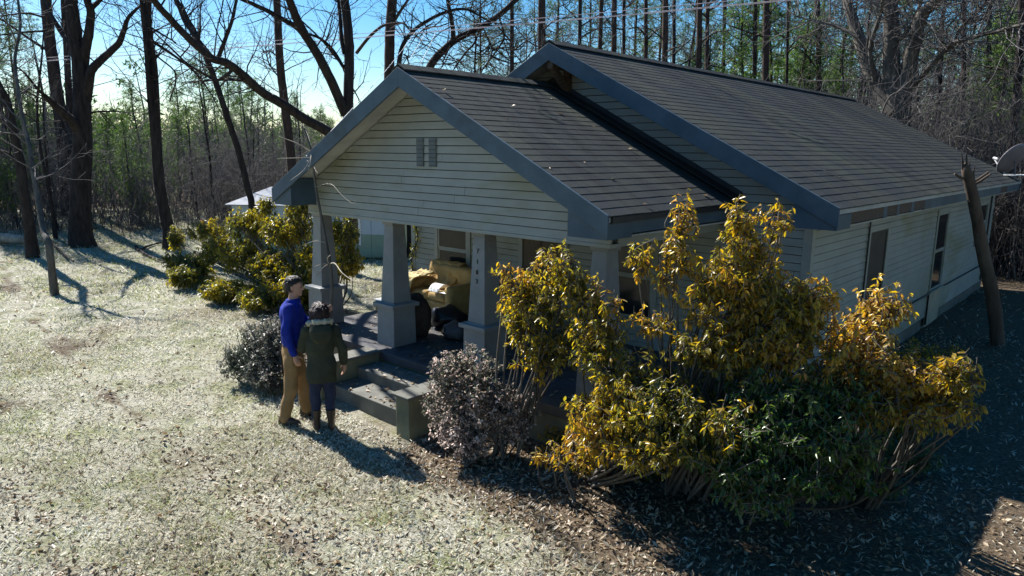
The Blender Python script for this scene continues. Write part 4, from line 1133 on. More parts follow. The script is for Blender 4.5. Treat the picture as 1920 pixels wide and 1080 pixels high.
# fine-leaved round bushes by the steps
shoots_shrub('round_bush', 'round fine-leaved bush with dusky pink tips right of the steps', (1.95, -0.62, 0),
  [((1.85, -0.62, 0.98), (0.40, 0.40, 0.30), 170), ((1.78, -0.66, 0.62), (0.50, 0.48, 0.42), 240), ((2.10, -0.60, 0.62), (0.44, 0.46, 0.40), 190), ((1.95, -0.72, 0.28), (0.46, 0.44, 0.24), 150), ((2.32, -0.42, 0.55), (0.32, 0.34, 0.36), 110)],
  M['fine_leaf'], 0.046, 67, droop=0.0, stem_r=0.012, six=False, spacing=0.013, wl=0.5, cat='bush')
shoots_shrub('round_bush', 'low dusky fine-leaved bush beside the man in blue', (-1.9, -0.9, 0),
  [((-1.95, -0.80, 0.66), (0.44, 0.42, 0.40), 230), ((-2.00, -1.05, 0.34), (0.46, 0.42, 0.30), 210), ((-1.62, -0.85, 0.52), (0.32, 0.34, 0.34), 140), ((-1.62, -1.15, 0.24), (0.36, 0.34, 0.22), 130), ((-2.45, -1.15, 0.30), (0.42, 0.40, 0.28), 170), ((-2.35, -0.8, 0.52), (0.44, 0.40, 0.40), 190)],
  M['fine_leaf_dark'], 0.046, 68, droop=0.0, stem_r=0.010, six=False, spacing=0.013, wl=0.5, cat='bush')

# ------------------------------------------------------------------ grass and fallen leaves (uncountable)
def in_house(x, y):
    return ((x > -3.1) & (x < 3.1) & (y > 0.15) & (y < 3.2)) | ((x > WX0) & (x < WX1) & (y > 3.0)) | ((x > -1.14) & (x < 1.08) & (y > -0.85) & (y < 0.3))
def scatter(n, d0, d1, rng):
    """even over the ground inside a ring sector in front of the camera"""
    d = np.sqrt(rng.uniform(d0**2, d1**2, n)); a = YAW + rng.uniform(-0.78, 0.74, n)
    x = CAM[0]+np.sin(a)*d; y = CAM[1]+np.cos(a)*d
    return x, y
def blades(name, label, mat, spec, seed, L, W, upz, keep, cat):
    rng = np.random.default_rng(seed); Cs, Ds, Ns, Ls, Ws = [], [], [], [], []
    for (n, d0, d1, sc) in spec:
        x, y = scatter(n, d0, d1, rng)
        k = ~in_house(x, y) & (rng.random(n) < keep(x, y)); x, y = x[k], y[k]; m = len(x)
        a = rng.uniform(0, 6.28, m); el = rng.uniform(upz[0], upz[1], m)
        Cs.append(np.stack([x, y, g_at(x, y)-0.004+rng.uniform(0, 0.012, m)], 1)); Ds.append(np.stack([np.cos(a)*np.cos(el), np.sin(a)*np.cos(el), np.sin(el)], 1))
        Ns.append(unit(rng.normal(0, 0.45, (m, 3))+np.array([0, 0, 1]))); Ls.append(rng.uniform(L[0], L[1], m)*sc); Ws.append(rng.uniform(W[0], W[1], m)*sc)
    V, F = leaf_arrays(np.concatenate(Cs), np.concatenate(Ds), np.concatenate(Ns), np.concatenate(Ls), np.concatenate(Ws), 0.25)
    o = link(name, new_mesh(name, V, F), mat); tag(o, label, cat, kind='stuff'); return o
lawn = lambda x, y: (1-litter_amount(x, y))*(1-0.75*track(x, y))
blades('dry_grass', 'short straw-coloured dry grass covering the lawn', M['straw'], [(90000, 4.5, 9, 1.0), (90000, 9, 16, 1.35), (70000, 16, 34, 2.2)], 71, (0.035, 0.085), (0.006, 0.013), (0.05, 0.9),
       lambda x, y: lawn(x, y)*(0.4+0.6*patchy(x, y))+0.06, 'grass')
blades('green_grass', 'thin green winter grass growing through the straw', M['grass'], [(22000, 4.5, 9, 1.0), (40000, 9, 16, 1.3), (60000, 16, 34, 2.2)], 72, (0.03, 0.07), (0.005, 0.010), (0.3, 1.2),
       lambda x, y: lawn(x, y)*np.clip(patchy(x, y, 0.8, 2.0)*1.4-0.35+0.5*smooth(12, 22, np.hypot(x-CAM[0], y-CAM[1])), 0, 1), 'grass')
blades('fallen_leaves', 'scattered tan fallen leaves over the lawn and beds', M['dead_leaf'], [(42000, 4.5, 9, 1.0), (26000, 9, 16, 1.2), (22000, 16, 40, 1.9)], 73, (0.03, 0.085), (0.014, 0.04), (-0.1, 0.8),
       lambda x, y: 0.05+0.75*litter_amount(x, y)*(0.4+0.6*patchy(x, y, 1.7, 1.0))*(1-0.7*smooth(4.2, 5.6, x)) + 0.18*smooth(4.5, 1.0, np.hypot(x-2.5, y+1.6)), 'leaves')  # pale leaves thinned on the right so the shaded ground stays dark
# drifts of leaves on the porch floor and the roofs
def leaf_drift(name, label, n, xr, yr, zf, seed, parent=None):
    rng = np.random.default_rng(seed)
    x = rng.uniform(*xr, n); y = rng.uniform(*yr, n); z = zf(x, y); a = rng.uniform(0, 6.28, n)
    V, F = leaf_arrays(np.stack([x, y, z+0.004], 1), np.stack([np.cos(a), np.sin(a), rng.uniform(-.02, .25, n)], 1), unit(rng.normal(0, 0.3, (n, 3))+np.array([0, 0, 1])), rng.uniform(0.05, 0.11, n), rng.uniform(0.025, 0.05, n), 0.25)
    o = link(name, new_mesh(name, V, F), M['dead_leaf']); tag(o, label, 'leaves', kind='stuff'); return o
leaf_drift('porch_leaves', 'dead leaves littering the porch floor', 520, (-2.7, 2.6), (0.3, 3.0), lambda x, y: np.full_like(x, FLOOR), 74)
leaf_drift('step_leaves', 'dead leaves lying on the concrete steps', 90, (-0.75, 0.7), (-0.6, 0.15), lambda x, y: np.where(y < -0.22, 0.2, 0.355), 75)
leaf_drift('roof_leaves', 'few dry leaves caught on the porch roof', 12, (0.4, 3.2), (0.1, 2.6), lambda x, y: PZ-SL*np.abs(x)-0.028, 76)
# ------------------------------------------------------------------ small structures and objects
# low outbuilding behind the left shrub
A_ = at_d(440, 480, 24.5); B_ = at_d(735, 480, 22.5)
dirv = unit((B_-A_)[:2]); ln_ = float(np.linalg.norm((B_-A_)[:2]))
gzs = float(gz(A_[0], A_[1]))
shed = empty('outbuilding', (A_[0], A_[1], gzs-0.05), math.atan2(dirv[1], dirv[0]))
tag(shed, 'low pale outbuilding with white metal roof beyond the left porch opening', 'outbuilding')
M['shed_top'] = pmat('sky_tint_panel', (0.42, 0.50, 0.56), (0.50, 0.57, 0.62), 2, 0.5)  # sky reflection on the pale wall put into this blue
M['shed_low'] = pmat('grass_tint_panel', (0.24, 0.33, 0.24), (0.31, 0.40, 0.30), 2, 0.6)  # grass reflection on the pale wall put into this green
M['metal_roof'] = pmat('white_metal_roof', (0.22, 0.23, 0.25), (0.3, 0.31, 0.33), 3, 0.4)
nb = 8
for i in range(nb):
    a, b_ = ln_*i/nb+0.006, ln_*(i+1)/nb-0.006
    MB().box(a, b_, 0.0, 0.04, 0.75, 1.62).build('upper_panel', M['shed_top'], shed)
    MB().box(a, b_, 0.004, 0.044, 0.05, 0.744).build('lower_panel', M['shed_low'], shed)
MB().box(0.02, ln_-0.02, 0.05, 3.0, 0.0, 1.6).build('wall', M['shed_low'], shed)
for i in range(nb):
    a, b_ = (ln_+0.3)*i/nb-0.15+0.004, (ln_+0.3)*(i+1)/nb-0.15-0.004
    MB().prism([(-0.15, 1.60), (3.2, 2.0), (3.2, 2.03), (-0.15, 1.63)], 'x', a, b_).build('roof_sheet', M['metal_roof'], shed)
t0 = ln_*0.715
w_ = MB().box(t0, t0+0.42, -0.02, -0.002, 0.45, 1.55).build('door', M['bare_wood'], shed)
for a in (t0-0.09, t0+0.43):
    MB().box(a, a+0.08, -0.03, -0.002, 0.4, 1.6).build('door_post', M['white'], w_)

# overhead wires crossing above the house
M['wire'] = pmat('weathered_wire', (0.42, 0.36, 0.40), (0.52, 0.45, 0.49), 4, 0.8)
wa = np.array([-45.0, -5.9, 6.6]); wb = np.array([14.0, 15.9, 7.4])
def wire_pts(dz, dy, sag, n=40):
    t = np.linspace(0, 1, n)[:, None]; P = wa*(1-t)+wb*t; P[:, 2] += dz-(4*t*(1-t)*sag).ravel(); P[:, 1] += dy; return P
for k, (dz, dy, sag, lb) in enumerate(((0.03, 0.0, 0.42, 'upper overhead wire crossing the sky above the porch'), (-0.02, 0.10, 0.45, 'middle overhead wire crossing the sky above the porch'), (-0.07, 0.0, 0.44, 'lowest overhead wire crossing the sky above the porch'))):
    t = TB(); t.tube(wire_pts(dz, dy, sag), np.full(40, 0.0075), 5)
    o = link('power_line', t.mesh('power_line'), M['wire']); tag(o, lb, 'wire')
ctr = wire_pts(-0.02, 0.05, 0.45); tgt = ctr[np.argmin(np.abs(ctr[:, 0]+8.3))]
for k, (dx, dz, lb) in enumerate(((0, 0, 'pale service wire rising from the porch rake, topmost strand'), (0.05, -0.16, 'pale service wire rising from the porch rake, middle strand'), (0.10, -0.32, 'pale service wire rising from the porch rake, lowest strand'))):
    s_ = np.array([-2.16+dx*0.3, -0.06, 3.30+dz*0.45]); t_ = np.linspace(0, 1, 16)[:, None]
    e_ = tgt+np.array([0.2*k, 0.2*k, 0]); P = s_*(1-t_)+e_*t_; P[:, 2] -= (4*t_*(1-t_)*(0.10+0.22*k)).ravel()
    t = TB(); t.tube(P, np.full(16, 0.006), 5); o = link('service_wire', t.mesh('service_wire'), M['white']); tag(o, lb, 'wire')

# bare sapling in front of the first column
rng = np.random.default_rng(81); tb = TB(); tw = TB()
P = [on_y(x, y, 0.0) for x, y in ((617, 640), (619, 600), (622, 520), (607, 430), (592, 350), (584, 285), (570, 240))]
P = [np.array([P[0][0]-0.02, 0.0, -0.1])]+P; S = spline(P, 5); tb.tube(S, np.linspace(0.034, 0.012, len(S)), 7)
def tw_px(pts, r=0.009):
    Q = spline([on_y(x, y, Y) for x, y, Y in pts], 4); tw.tube(Q, np.linspace(r, r*0.4, len(Q)), 4)
tw_px([(617, 495, 0), (628, 494, -0.2), (640, 510, -0.35), (652, 520, -0.4), (662, 526, -0.45)], 0.011)
tw_px([(617, 496, 0), (608, 500, -0.2), (598, 512, -0.3), (592, 520, -0.3)], 0.011)
tw_px([(620, 500, 0), (614, 485, -0.12), (620, 478, -0.15)], 0.010)
tw_px([(612, 494, 0), (595, 498, -0.1), (578, 507, -0.2)], 0.007)
tw_px([(584, 285, 0), (560, 270, -0.2), (540, 262, -0.3), (522, 256, -0.5)], 0.009)
tw_px([(586, 295, 0), (560, 296, -0.2), (520, 297, -0.3)], 0.006)
tw_px([(584, 285, 0), (582, 305, -0.15), (577, 325, -0.2), (579, 331, -0.2)], 0.010)
tw_px([(588, 310, 0), (592, 320, -0.1), (596, 325, -0.12)], 0.010)
tw_px([(585, 290, 0), (570, 318, -0.2), (545, 338, -0.3)], 0.007)
tw_px([(584, 285, 0), (578, 255, 0.2), (566, 232, 0.3)], 0.007)
tw_px([(592, 350, 0), (620, 345, -0.1), (640, 365, -0.15), (660, 381, -0.2), (668, 376, -0.2)], 0.006)
tw_px([(612, 455, 0), (590, 452, -0.1), (570, 460, -0.2)], 0.006)
sap = empty('sapling', (P[0][0], 0, 0)); tag(sap, 'bare crooked sapling standing before the first porch column', 'sapling')
for nm, t, mt in (('trunk', tb, M['bark_grey']), ('branch', tw, M['deadwood'])):
    me = t.mesh(nm); me.transform(Matrix.Translation((-P[0][0], 0, 0))); link(nm, me, mt, sap, smoothshade=True)

# leaning broken pole against the right-hand eave
tb = TB()
P = spline([(5.50, 9.56, -0.15), (5.32, 9.35, 0.85), (5.12, 9.05, 1.7), (4.93, 8.75, 2.6), (4.80, 8.52, 3.12), (4.77, 8.47, 3.30)], 5)
R_ = np.interp(np.linspace(0, 1, len(P)), [0, 0.3, 0.7, 0.86, 1], [0.120, 0.110, 0.092, 0.072, 0.012])*(1+rng.normal(0, 0.03, len(P)))
tb.tube(P, R_, 12)
pole = empty('leaning_pole', (5.5, 9.56, 0)); tag(pole, 'thick broken brown pole leaning against the side eave', 'pole')
me = tb.mesh('shaft'); me.transform(Matrix.Translation((-5.5, -9.56, 0))); link('shaft', me, pmat('split_brown_wood', (0.04, 0.028, 0.02), (0.12, 0.085, 0.06), 6, 0.85, 0.9, 20, (1, 1, 0.2), (0.14, 0.12, 0.09)), pole, smoothshade=True)
for (a, b_) in (((4.86, 8.62, 2.88), (5.10, 8.85, 3.10)), ((4.84, 8.60, 2.92), (5.08, 8.78, 3.14)), ((4.82, 8.56, 3.0), (4.66, 8.30, 3.10))):
    m = MB(); m.tube([a, tuple((np.array(a)+np.array(b_))/2+np.array([0, 0, -0.02])), b_], [0.028, 0.024, 0.016], 6); o = m.build('stub', M['bare_wood'], pole); o.location = (-5.5, -9.56, 0)
for k_ in range(5):       # splinters round the broken top
    a = k_*1.3; i = len(P)-8+k_; c = P[i]+np.array([math.cos(a), math.sin(a), 0])*R_[i]*0.8; m = MB()
    m.tube([c, c+np.array([-0.02, -0.03, 0.16]), c+np.array([-0.03+0.02*math.cos(a), -0.06, 0.30])], [0.022, 0.016, 0.004], 5); o = m.build('splinter', M['bare_wood'], pole); o.location = (-5.5, -9.56, 0)

# satellite dish on the far eave
dc = Vector((4.50, 15.85, 3.30)); dish = empty('satellite_dish', (4.52, 15.95, 2.86)); tag(dish, 'grey satellite dish with white arm on the far roof edge', 'satellite dish')
axis = Vector((-0.76, 0.40, 0.50)).normalized(); q = axis.to_track_quat('Z', 'Y')
n = 28; rings = []
V, F = [], []
for k, rr in enumerate((0.0, 0.12, 0.24, 0.34, 0.40)):
    for j in range(n):
        a = 2*math.pi*j/n; V.append((rr*math.cos(a), rr*1.08*math.sin(a), 0.55*rr*rr))
for k in range(4):
    for j in range(n): F.append([k*n+j, k*n+(j+1) % n, (k+1)*n+(j+1) % n, (k+1)*n+j])
nv = len(V); V += [(x, y, z-0.014) for x, y, z in V]; F += [[i+nv for i in f][::-1] for f in F]
F += [[4*n+j, 4*n+(j+1) % n, nv+4*n+(j+1) % n, nv+4*n+j] for j in range(n)]
me = bpy.data.meshes.new('reflector'); me.from_pydata(V, [], F); me.update(); fix_normals(me)
M['dish'] = pmat('dish_grey', (0.13, 0.12, 0.14), (0.2, 0.19, 0.21), 3, 0.5)
o = link('reflector', me, M['dish'], dish, smoothshade=True); o.matrix_local = Matrix.Translation(dc-dish.location) @ q.to_matrix().to_4x4()
V2 = MB(); ang = np.linspace(0, 2*math.pi, n+1); V2.tube([(0.405*math.cos(a), 0.437*math.sin(a), 0.085) for a in ang], 0.012, 6, cap=False)
rim = V2.build('rim', M['white'], dish); rim.matrix_local = o.matrix_local
def seg(nm, a, b_, r, mt):
    m = MB(); m.tube([Vector(a)-dish.location, (Vector(a)+Vector(b_))/2-dish.location, Vector(b_)-dish.location], r, 8); return m.build(nm, mt, dish)
low = dc - q @ Vector((0, 0.40, 0)) if (q @ Vector((0, 1, 0))).z > 0 else dc + q @ Vector((0, 0.40, 0))
lnb = dc + axis*0.50 + (low-dc)*0.55
seg('feed_arm', low-axis*0.02, lnb, 0.018, M['white']); seg('feed_horn', lnb, lnb-axis*0.12+Vector((0, 0, 0.03)), 0.035, M['white'])
seg('mast', dc-axis*0.03, Vector((4.54, 15.95, 2.90)), 0.024, M['dish']); seg('mast', Vector((4.54, 15.95, 2.92)), Vector((4.52, 15.97, 2.78)), 0.03, M['dish'])

# ---- porch furniture and litter
def cushion(name, parent, mat, x0, x1, y0, y1, z0, z1, r=0.06, rot=None):
    m = MB().box(x0, x1, y0, y1, z0, z1); o = m.build(name, mat, parent)
    b = o.modifiers.new('bevel', 'BEVEL'); b.width = r; b.segments = 4
    o.data.polygons.foreach_set('use_smooth', np.ones(len(o.data.polygons), bool)); return o
M['sofa'] = pmat('tan_upholstery', (0.34, 0.22, 0.075), (0.45, 0.31, 0.12), 5, 0.85, 0.3, 60)
M['blanket'] = pmat('ochre_blanket', (0.36, 0.20, 0.05), (0.55, 0.36, 0.14), 5, 0.9, 0.4, 40)
M['brown_cloth'] = pmat('dark_brown_cloth', (0.035, 0.022, 0.016), (0.07, 0.045, 0.03), 6, 0.9, 0.3, 40)
sofa = empty('loveseat', (-2.05, 2.55, FLOOR)); tag(sofa, 'worn tan loveseat facing out under the front window', 'loveseat')
cushion('base', sofa, M['sofa'], -0.62, 0.62, -0.36, 0.36, 0.05, 0.30, 0.04)
cushion('seat_cushion', sofa, M['sofa'], -0.46, 0.0, -0.40, 0.20, 0.302, 0.45); cushion('seat_cushion', sofa, M['sofa'], 0.006, 0.46, -0.40, 0.20, 0.302, 0.45)
b = cushion('backrest', sofa, M['sofa'], -0.60, 0.60, 0.16, 0.40, 0.30, 0.84, 0.08)
for s in (-1, 1): cushion('armrest', sofa, M['sofa'], s*0.56-0.10, s*0.56+0.10, -0.42, 0.34, 0.06, 0.60, 0.07)
for sx in (-0.55, 0.55):
    for sy in (-0.3, 0.3): MB().frustum(sx, sy, 0.0, 0.06, 0.025, 0.025, 0.03, 0.03).build('foot', M['black'], sofa)
# blanket thrown over the loveseat's back and arm
def drape(name, label, xs, prof, amp, mat, seed, cat='blanket', thick=0.012):
    rng = np.random.default_rng(seed); nx, n = 22, 40; prof = spline(prof, 8); n = len(prof)
    V = []
    X = np.linspace(xs[0], xs[1], nx)
    for i, x in enumerate(X):
        for j in range(n):
            w = amp*(math.sin(i*0.9+j*0.25)+0.6*math.sin(i*1.7-j*0.4+1)+rng.normal(0, 0.25))
            V.append((x+0.3*w, prof[j][1]+0.5*w, prof[j][2]+0.5*abs(w)))
    F = [[i*n+j, (i+1)*n+j, (i+1)*n+j+1, i*n+j+1] for i in range(nx-1) for j in range(n-1)]
    me = bpy.data.meshes.new(name); me.from_pydata(V, [], F); me.update()
    o = link(name, me, mat, smoothshade=True); m = o.modifiers.new('s', 'SOLIDIFY'); m.thickness = thick; tag(o, label, cat); return o
drape('blanket', 'rumpled ochre blanket thrown over the back of the loveseat', (-2.62, -1.86), [(0, 2.42, 0.98), (0, 2.66, 1.08), (0, 2.74, 1.26), (0, 2.84, 1.37), (0, 2.96, 1.36), (0, 2.985, 1.2), (0, 2.99, 1.0)], 0.028, M['blanket'], 5)
drape('blanket', 'pale yellow cloth heaped on the loveseat arm', (-2.80, -2.42), [(0, 2.02, 0.75), (0, 2.10, 1.08), (0, 2.25, 1.14), (0, 2.50, 1.16), (0, 2.66, 1.20)], 0.03, pmat('pale_yellow_cloth', (0.55, 0.43, 0.20), (0.68, 0.56, 0.30), 5, 0.9), 6)
drape('sunlit_edge', 'white arched strip painting a sunlit loveseat arm edge', (-1.95, -1.70), [(0, 2.10, 0.98), (0, 2.16, 1.06), (0, 2.26, 1.10), (0, 2.38, 1.06), (0, 2.46, 0.98)], 0.008, M['white'], 7, 'lit_edge')  # arched white strip paints the sunlit edge of an armrest
drape('sunlit_edge', 'white strip painting a sunlit edge along the loveseat front', (-1.90, -1.50), [(0, 2.12, 0.985), (0, 2.16, 0.995), (0, 2.22, 0.99)], 0.004, M['white'], 8, 'lit_edge')  # flat white strip, likewise a painted sunlit edge
# black refuse bag
def lump(name, label, c, r, mat, seed, cat, squash=0.75, amp=0.16):
    rng = np.random.default_rng(seed); bm = bmesh.new(); bmesh.ops.create_icosphere(bm, subdivisions=3, radius=1.0)
    ph = rng.uniform(0, 6, 9)
    for v in bm.verts:
        p = v.co; s = 1+amp*(math.sin(3*p.x+ph[0]+2*p.y)*math.sin(4*p.y+ph[1])+0.6*math.sin(7*p.z+ph[2]+3*p.x)*math.sin(6*p.x+ph[3])+0.35*math.sin(13*p.y+ph[4])*math.sin(12*p.z+ph[5]))
        v.co = Vector((p.x*r*s, p.y*r*s, max(p.z, -0.7)*r*s*squash))
    me = bpy.data.meshes.new(name); bm.to_mesh(me); bm.free(); me.update()
    lo = min(v.co.z for v in me.vertices); o = link(name, me, mat, loc=(c[0], c[1], c[2]-lo), smoothshade=True); tag(o, label, cat); return o
M['plastic_black'] = pmat('black_plastic', (0.012, 0.012, 0.014), (0.03, 0.03, 0.034), 6, 0.3)
lump('refuse_bag', 'black plastic refuse bag slumped before the loveseat', (-1.18, 1.85, FLOOR), 0.27, M['plastic_black'], 3, 'bag')
lump('cloth_heap', 'slumped dark brown cloth heap behind the second column pier', (-1.15, 1.12, FLOOR), 0.30, M['brown_cloth'], 9, 'cloth', 1.25, 0.2)
lump('refuse_bag', 'smaller grey bag beside the third column pier', (-0.55, 1.45, FLOOR), 0.20, pmat('grey_bag', (0.05, 0.05, 0.055), (0.09, 0.09, 0.1), 5, 0.5), 4, 'bag')
for k, (x, y, s, lb) in enumerate(((-1.55, 1.75, 0.10, 'crumpled white paper beside the refuse bag'), (-1.72, 1.95, 0.08, 'small crumpled paper ball under the loveseat front'), (-1.48, 2.02, 0.07, 'crumpled paper scrap between bag and loveseat'), (-1.62, 1.60, 0.06, 'tiny crumpled paper near the rolled rug'))):
    lump('paper', lb, (x, y, FLOOR), s, M['white'], 20+k, 'paper', 0.6, 0.35)
# low wooden box on the porch's open end
bx = empty('wooden_box', (-2.82, 1.95, FLOOR)); tag(bx, 'low tan wooden box with pale lid at the open porch end', 'box')
M['box_wood'] = pmat('tan_box_wood', (0.26, 0.17, 0.07), (0.36, 0.25, 0.12), 4, 0.7, 0.2, 20, (1, 5, 5))
MB().box(-0.22, 0.22, -0.18, 0.18, 0.0, 0.20).build('body', M['box_wood'], bx, bevel=0.005); MB().box(-0.24, 0.24, -0.20, 0.20, 0.201, 0.225).build('lid', M['white'], bx, bevel=0.005)
# cabinet by the window
cb = empty('side_cabinet', (-1.05, 2.85, FLOOR)); tag(cb, 'dark wooden side cabinet next to the loveseat', 'cabinet')
MB().box(-0.22, 0.22, -0.18, 0.18, 0.0, 0.66).build('carcass', M['brown_cloth'], cb, bevel=0.006); MB().box(-0.25, 0.25, -0.21, 0.20, 0.661, 0.69).build('top', M['door'], cb, bevel=0.006)
for s in (-0.11, 0.11):
    d = MB().box(s-0.10, s+0.10, -0.192, -0.181, 0.06, 0.62).build('door', M['door'], cb); MB().box(s*0.2-0.012, s*0.2+0.012, -0.21, -0.193, 0.32, 0.38).build('handle', M['black'], d)
o = MB().box(-1.22, -0.94, 2.70, 2.90, FLOOR+0.692, FLOOR+0.72).build('white_board', M['white'], None); tag(o, 'small white board lying on top of the side cabinet', 'board')

# red marker stake at the wood edge, and a bleached log
p = on_z(380, 452, 0.35); gzp = float(gz(p[0], p[1]))
st = empty('marker_stake', (p[0], p[1], gzp)); tag(st, 'thin stake with red ribbon beyond the left shrub', 'stake')
m = MB(); m.tube([(0, 0, -0.05), (0.01, 0, 0.5), (0, 0, 1.05)], 0.018, 6); m.build('post', M['deadwood'], st)
m = MB(); m.add([(0.02, -0.03, 0.95), (0.20, -0.02, 0.90), (0.16, 0.0, 0.62), (0.03, -0.03, 0.66), (0.02, -0.026, 0.95), (0.20, -0.016, 0.90), (0.16, 0.004, 0.62), (0.03, -0.026, 0.66)], [[0, 1, 2, 3], [7, 6, 5, 4], [0, 4, 5, 1], [1, 5, 6, 2], [2, 6, 7, 3], [3, 7, 4, 0]]); m.build('ribbon', pmat('red_ribbon', (0.5, 0.03, 0.03), (0.6, 0.06, 0.05), 5, 0.6), st)
p = at_d(15, 432, 27); z = float(gz(p[0], p[1])); m = MB()
m.tube([(p[0]-0.9, p[1]-0.7, z+0.16), (p[0]-0.2, p[1], z+0.2), (p[0]+0.5, p[1]+0.5, z+0.12)], [0.2, 0.17, 0.1], 9); o = m.build('log', M['deadwood'], None, smoothshade=True); tag(o, 'bleached log lying at the lawn edge left of the forked oak', 'log')
# fallen branches on the lawn by the wood edge
for k, (pts, lb) in enumerate(((((255, 462), (262, 470), (275, 462), (300, 455), (320, 452)), 'forked dead branch lying on the lawn near the left shrub'), (((262, 468), (275, 478), (296, 486), (312, 490)), 'thin dead branch lying on the lawn below the vine-wrapped tree'), (((98, 455), (110, 468), (128, 484), (138, 490)), 'dark fallen branch at the foot of the curved slim tree'))):
    t = TB(); Q = []
    for (x, y) in pts:
        g = on_z(x, y, 0.3)
        for _ in range(4): g = on_z(x, y, float(gz(g[0], g[1]))+0.05)
        Q.append(g)
    S = spline(Q, 4); t.tube(S, np.linspace(0.05, 0.02, len(S)), 6); o = link('fallen_branch', t.mesh('fallen_branch'), M['bark'], smoothshade=True); tag(o, lb, 'branch')
# twigs lying on the roofs
for k, (xa, ya, xb, yb, lb, zr, xc) in enumerate(((1.0, 1.5, 1.28, 1.72, 'pale twig on the upper porch roof', PZ, 0), (2.75, 5.6, 3.1, 6.3, 'pale broken stick on the main roof', MZ, MXC), (3.9, 4.1, 4.1, 4.25, 'short pale twig near the main eave', MZ, MXC))):
    t = TB(); f = lambda x, y: np.array([x, y, zr-SL*abs(x-xc)-0.015]); mx = f((xa+xb)/2+0.04, (ya+yb)/2)
    t.tube(spline([f(xa, ya), mx, f(xb, yb)], 4), np.full(9, 0.007), 5); o = link('twig', t.mesh('twig'), M['deadwood']); tag(o, lb, 'twig')
# vine climbing the front left corner of the house
t = TB(); S = spline([(WX0+0.05, WY0-0.03, 0.1), (WX0+0.10, WY0-0.04, 0.8), (WX0+0.02, WY0-0.04, 1.3), (WX0+0.22, WY0-0.04, 1.7), (WX0+0.10, WY0-0.04, 2.2), (WX0+0.15, WY0-0.04, 2.55)], 8); t.tube(S, np.full(len(S), 0.012), 5)
rng = np.random.default_rng(90); n = 260; i = rng.integers(0, len(S), n); C = S[i]+rng.normal(0, 0.05, (n, 3))*np.array([1, 0.3, 1])-np.array([0, 0.02, 0])
vine = empty('vine', (WX0+0.05, WY0-0.03, 0)); tag(vine, 'thin leafy vine climbing the front corner of the house', 'vine')
me = t.mesh('stem'); me.transform(Matrix.Translation((-WX0-0.05, -WY0+0.03, 0))); link('stem', me, M['bark'], vine)
V, F = leaf_arrays(C, rng.normal(size=(n, 3))+np.array([0, -0.4, -0.5]), rand_unit(n, rng)+np.array([0, -1, 0.3]), rng.uniform(0.04, 0.08, n), rng.uniform(0.02, 0.04, n)); me = new_mesh('foliage', V, F); me.transform(Matrix.Translation((-WX0-0.05, -WY0+0.03, 0))); o = link('foliage', me, M['olive_leaf'], vine); o['kind'] = 'stuff'
# ------------------------------------------------------------------ people
def loft(rings, n=20, pw=2.0):
    """rings (cx, cy, z, rx, ry) -> closed tube"""
    V, F = [], []
    for (cx, cy, z, rx, ry) in rings:
        for j in range(n):
            a = 2*math.pi*j/n; c, s = math.cos(a), math.sin(a)
            k = (abs(c)**pw+abs(s)**pw)**(-1/pw)
            V.append((cx+rx*c*k, cy+ry*s*k, z))
    for i in range(len(rings)-1):
        for j in range(n): F.append([i*n+j, i*n+(j+1) % n, (i+1)*n+(j+1) % n, (i+1)*n+j])
    F.append(list(range(n))[::-1]); F.append([(len(rings)-1)*n+j for j in range(n)])
    return V, F
def limb(pts, rads, sides=14):
    """tapered round limb with rounded joints"""
    out = []
    pts = np.array(pts, float); V, Q = tube_np(pts, np.array(rads, float), sides)
    F = Q.tolist(); F.append(list(range(sides))[::-1]); F.append([len(V)-sides+j for j in range(sides)])
    out.append((V.tolist(), F))
    for p, r in zip(pts, rads): out.append(ball(p, (r, r, r)))
    return out
def ball(c, r, n=12, m=8):
    rings = []
    for i in range(1, m):
        t = math.pi*i/m-math.pi/2; rings.append((c[0], c[1], c[2]+r[2]*math.sin(t), r[0]*math.cos(t), r[1]*math.cos(t)))
    return loft(rings, n)
def fuse(name, prims, voxel, mat, parent, smooth_it=6, disp=None):
    m = MB()
    for V, F in prims: m.add(V, F)
    me = bpy.data.meshes.new(name+'_tmp'); me.from_pydata(m.v, [], m.f); me.update(); fix_normals(me)
    o = bpy.data.objects.new(name+'_tmp', me); COL.objects.link(o)
    r = o.modifiers.new('r', 'REMESH'); r.mode = 'VOXEL'; r.voxel_size = voxel
    s = o.modifiers.new('s', 'SMOOTH'); s.iterations = smooth_it; s.factor = 0.5
    bpy.context.view_layer.update()
    dg = bpy.context.evaluated_depsgraph_get(); me2 = bpy.data.meshes.new_from_object(o.evaluated_get(dg))
    bpy.data.objects.remove(o); me2.name = name; me2.materials.clear()
    if disp is not None:        # cloth folds
        co = np.empty(len(me2.vertices)*3); me2.vertices.foreach_get('co', co); co = co.reshape(-1, 3)
        no = np.empty(len(me2.vertices)*3); me2.vertices.foreach_get('normal', no); no = no.reshape(-1, 3)
        co += no*disp(co)[:, None]; me2.vertices.foreach_set('co', co.ravel()); me2.update()
    return link(name, me2, mat, parent, smoothshade=True)
def folds(amp, fz=26, fx=9, ph=0.0):
    amp = amp*1.5
    return lambda c: amp*(np.sin(c[:, 2]*fz+3*np.sin(c[:, 0]*fx+ph)+2*np.sin(c[:, 1]*fx*0.8))*0.6+0.4*np.sin(c[:, 2]*fz*0.45+c[:, 0]*fx*2+c[:, 1]*14+ph))
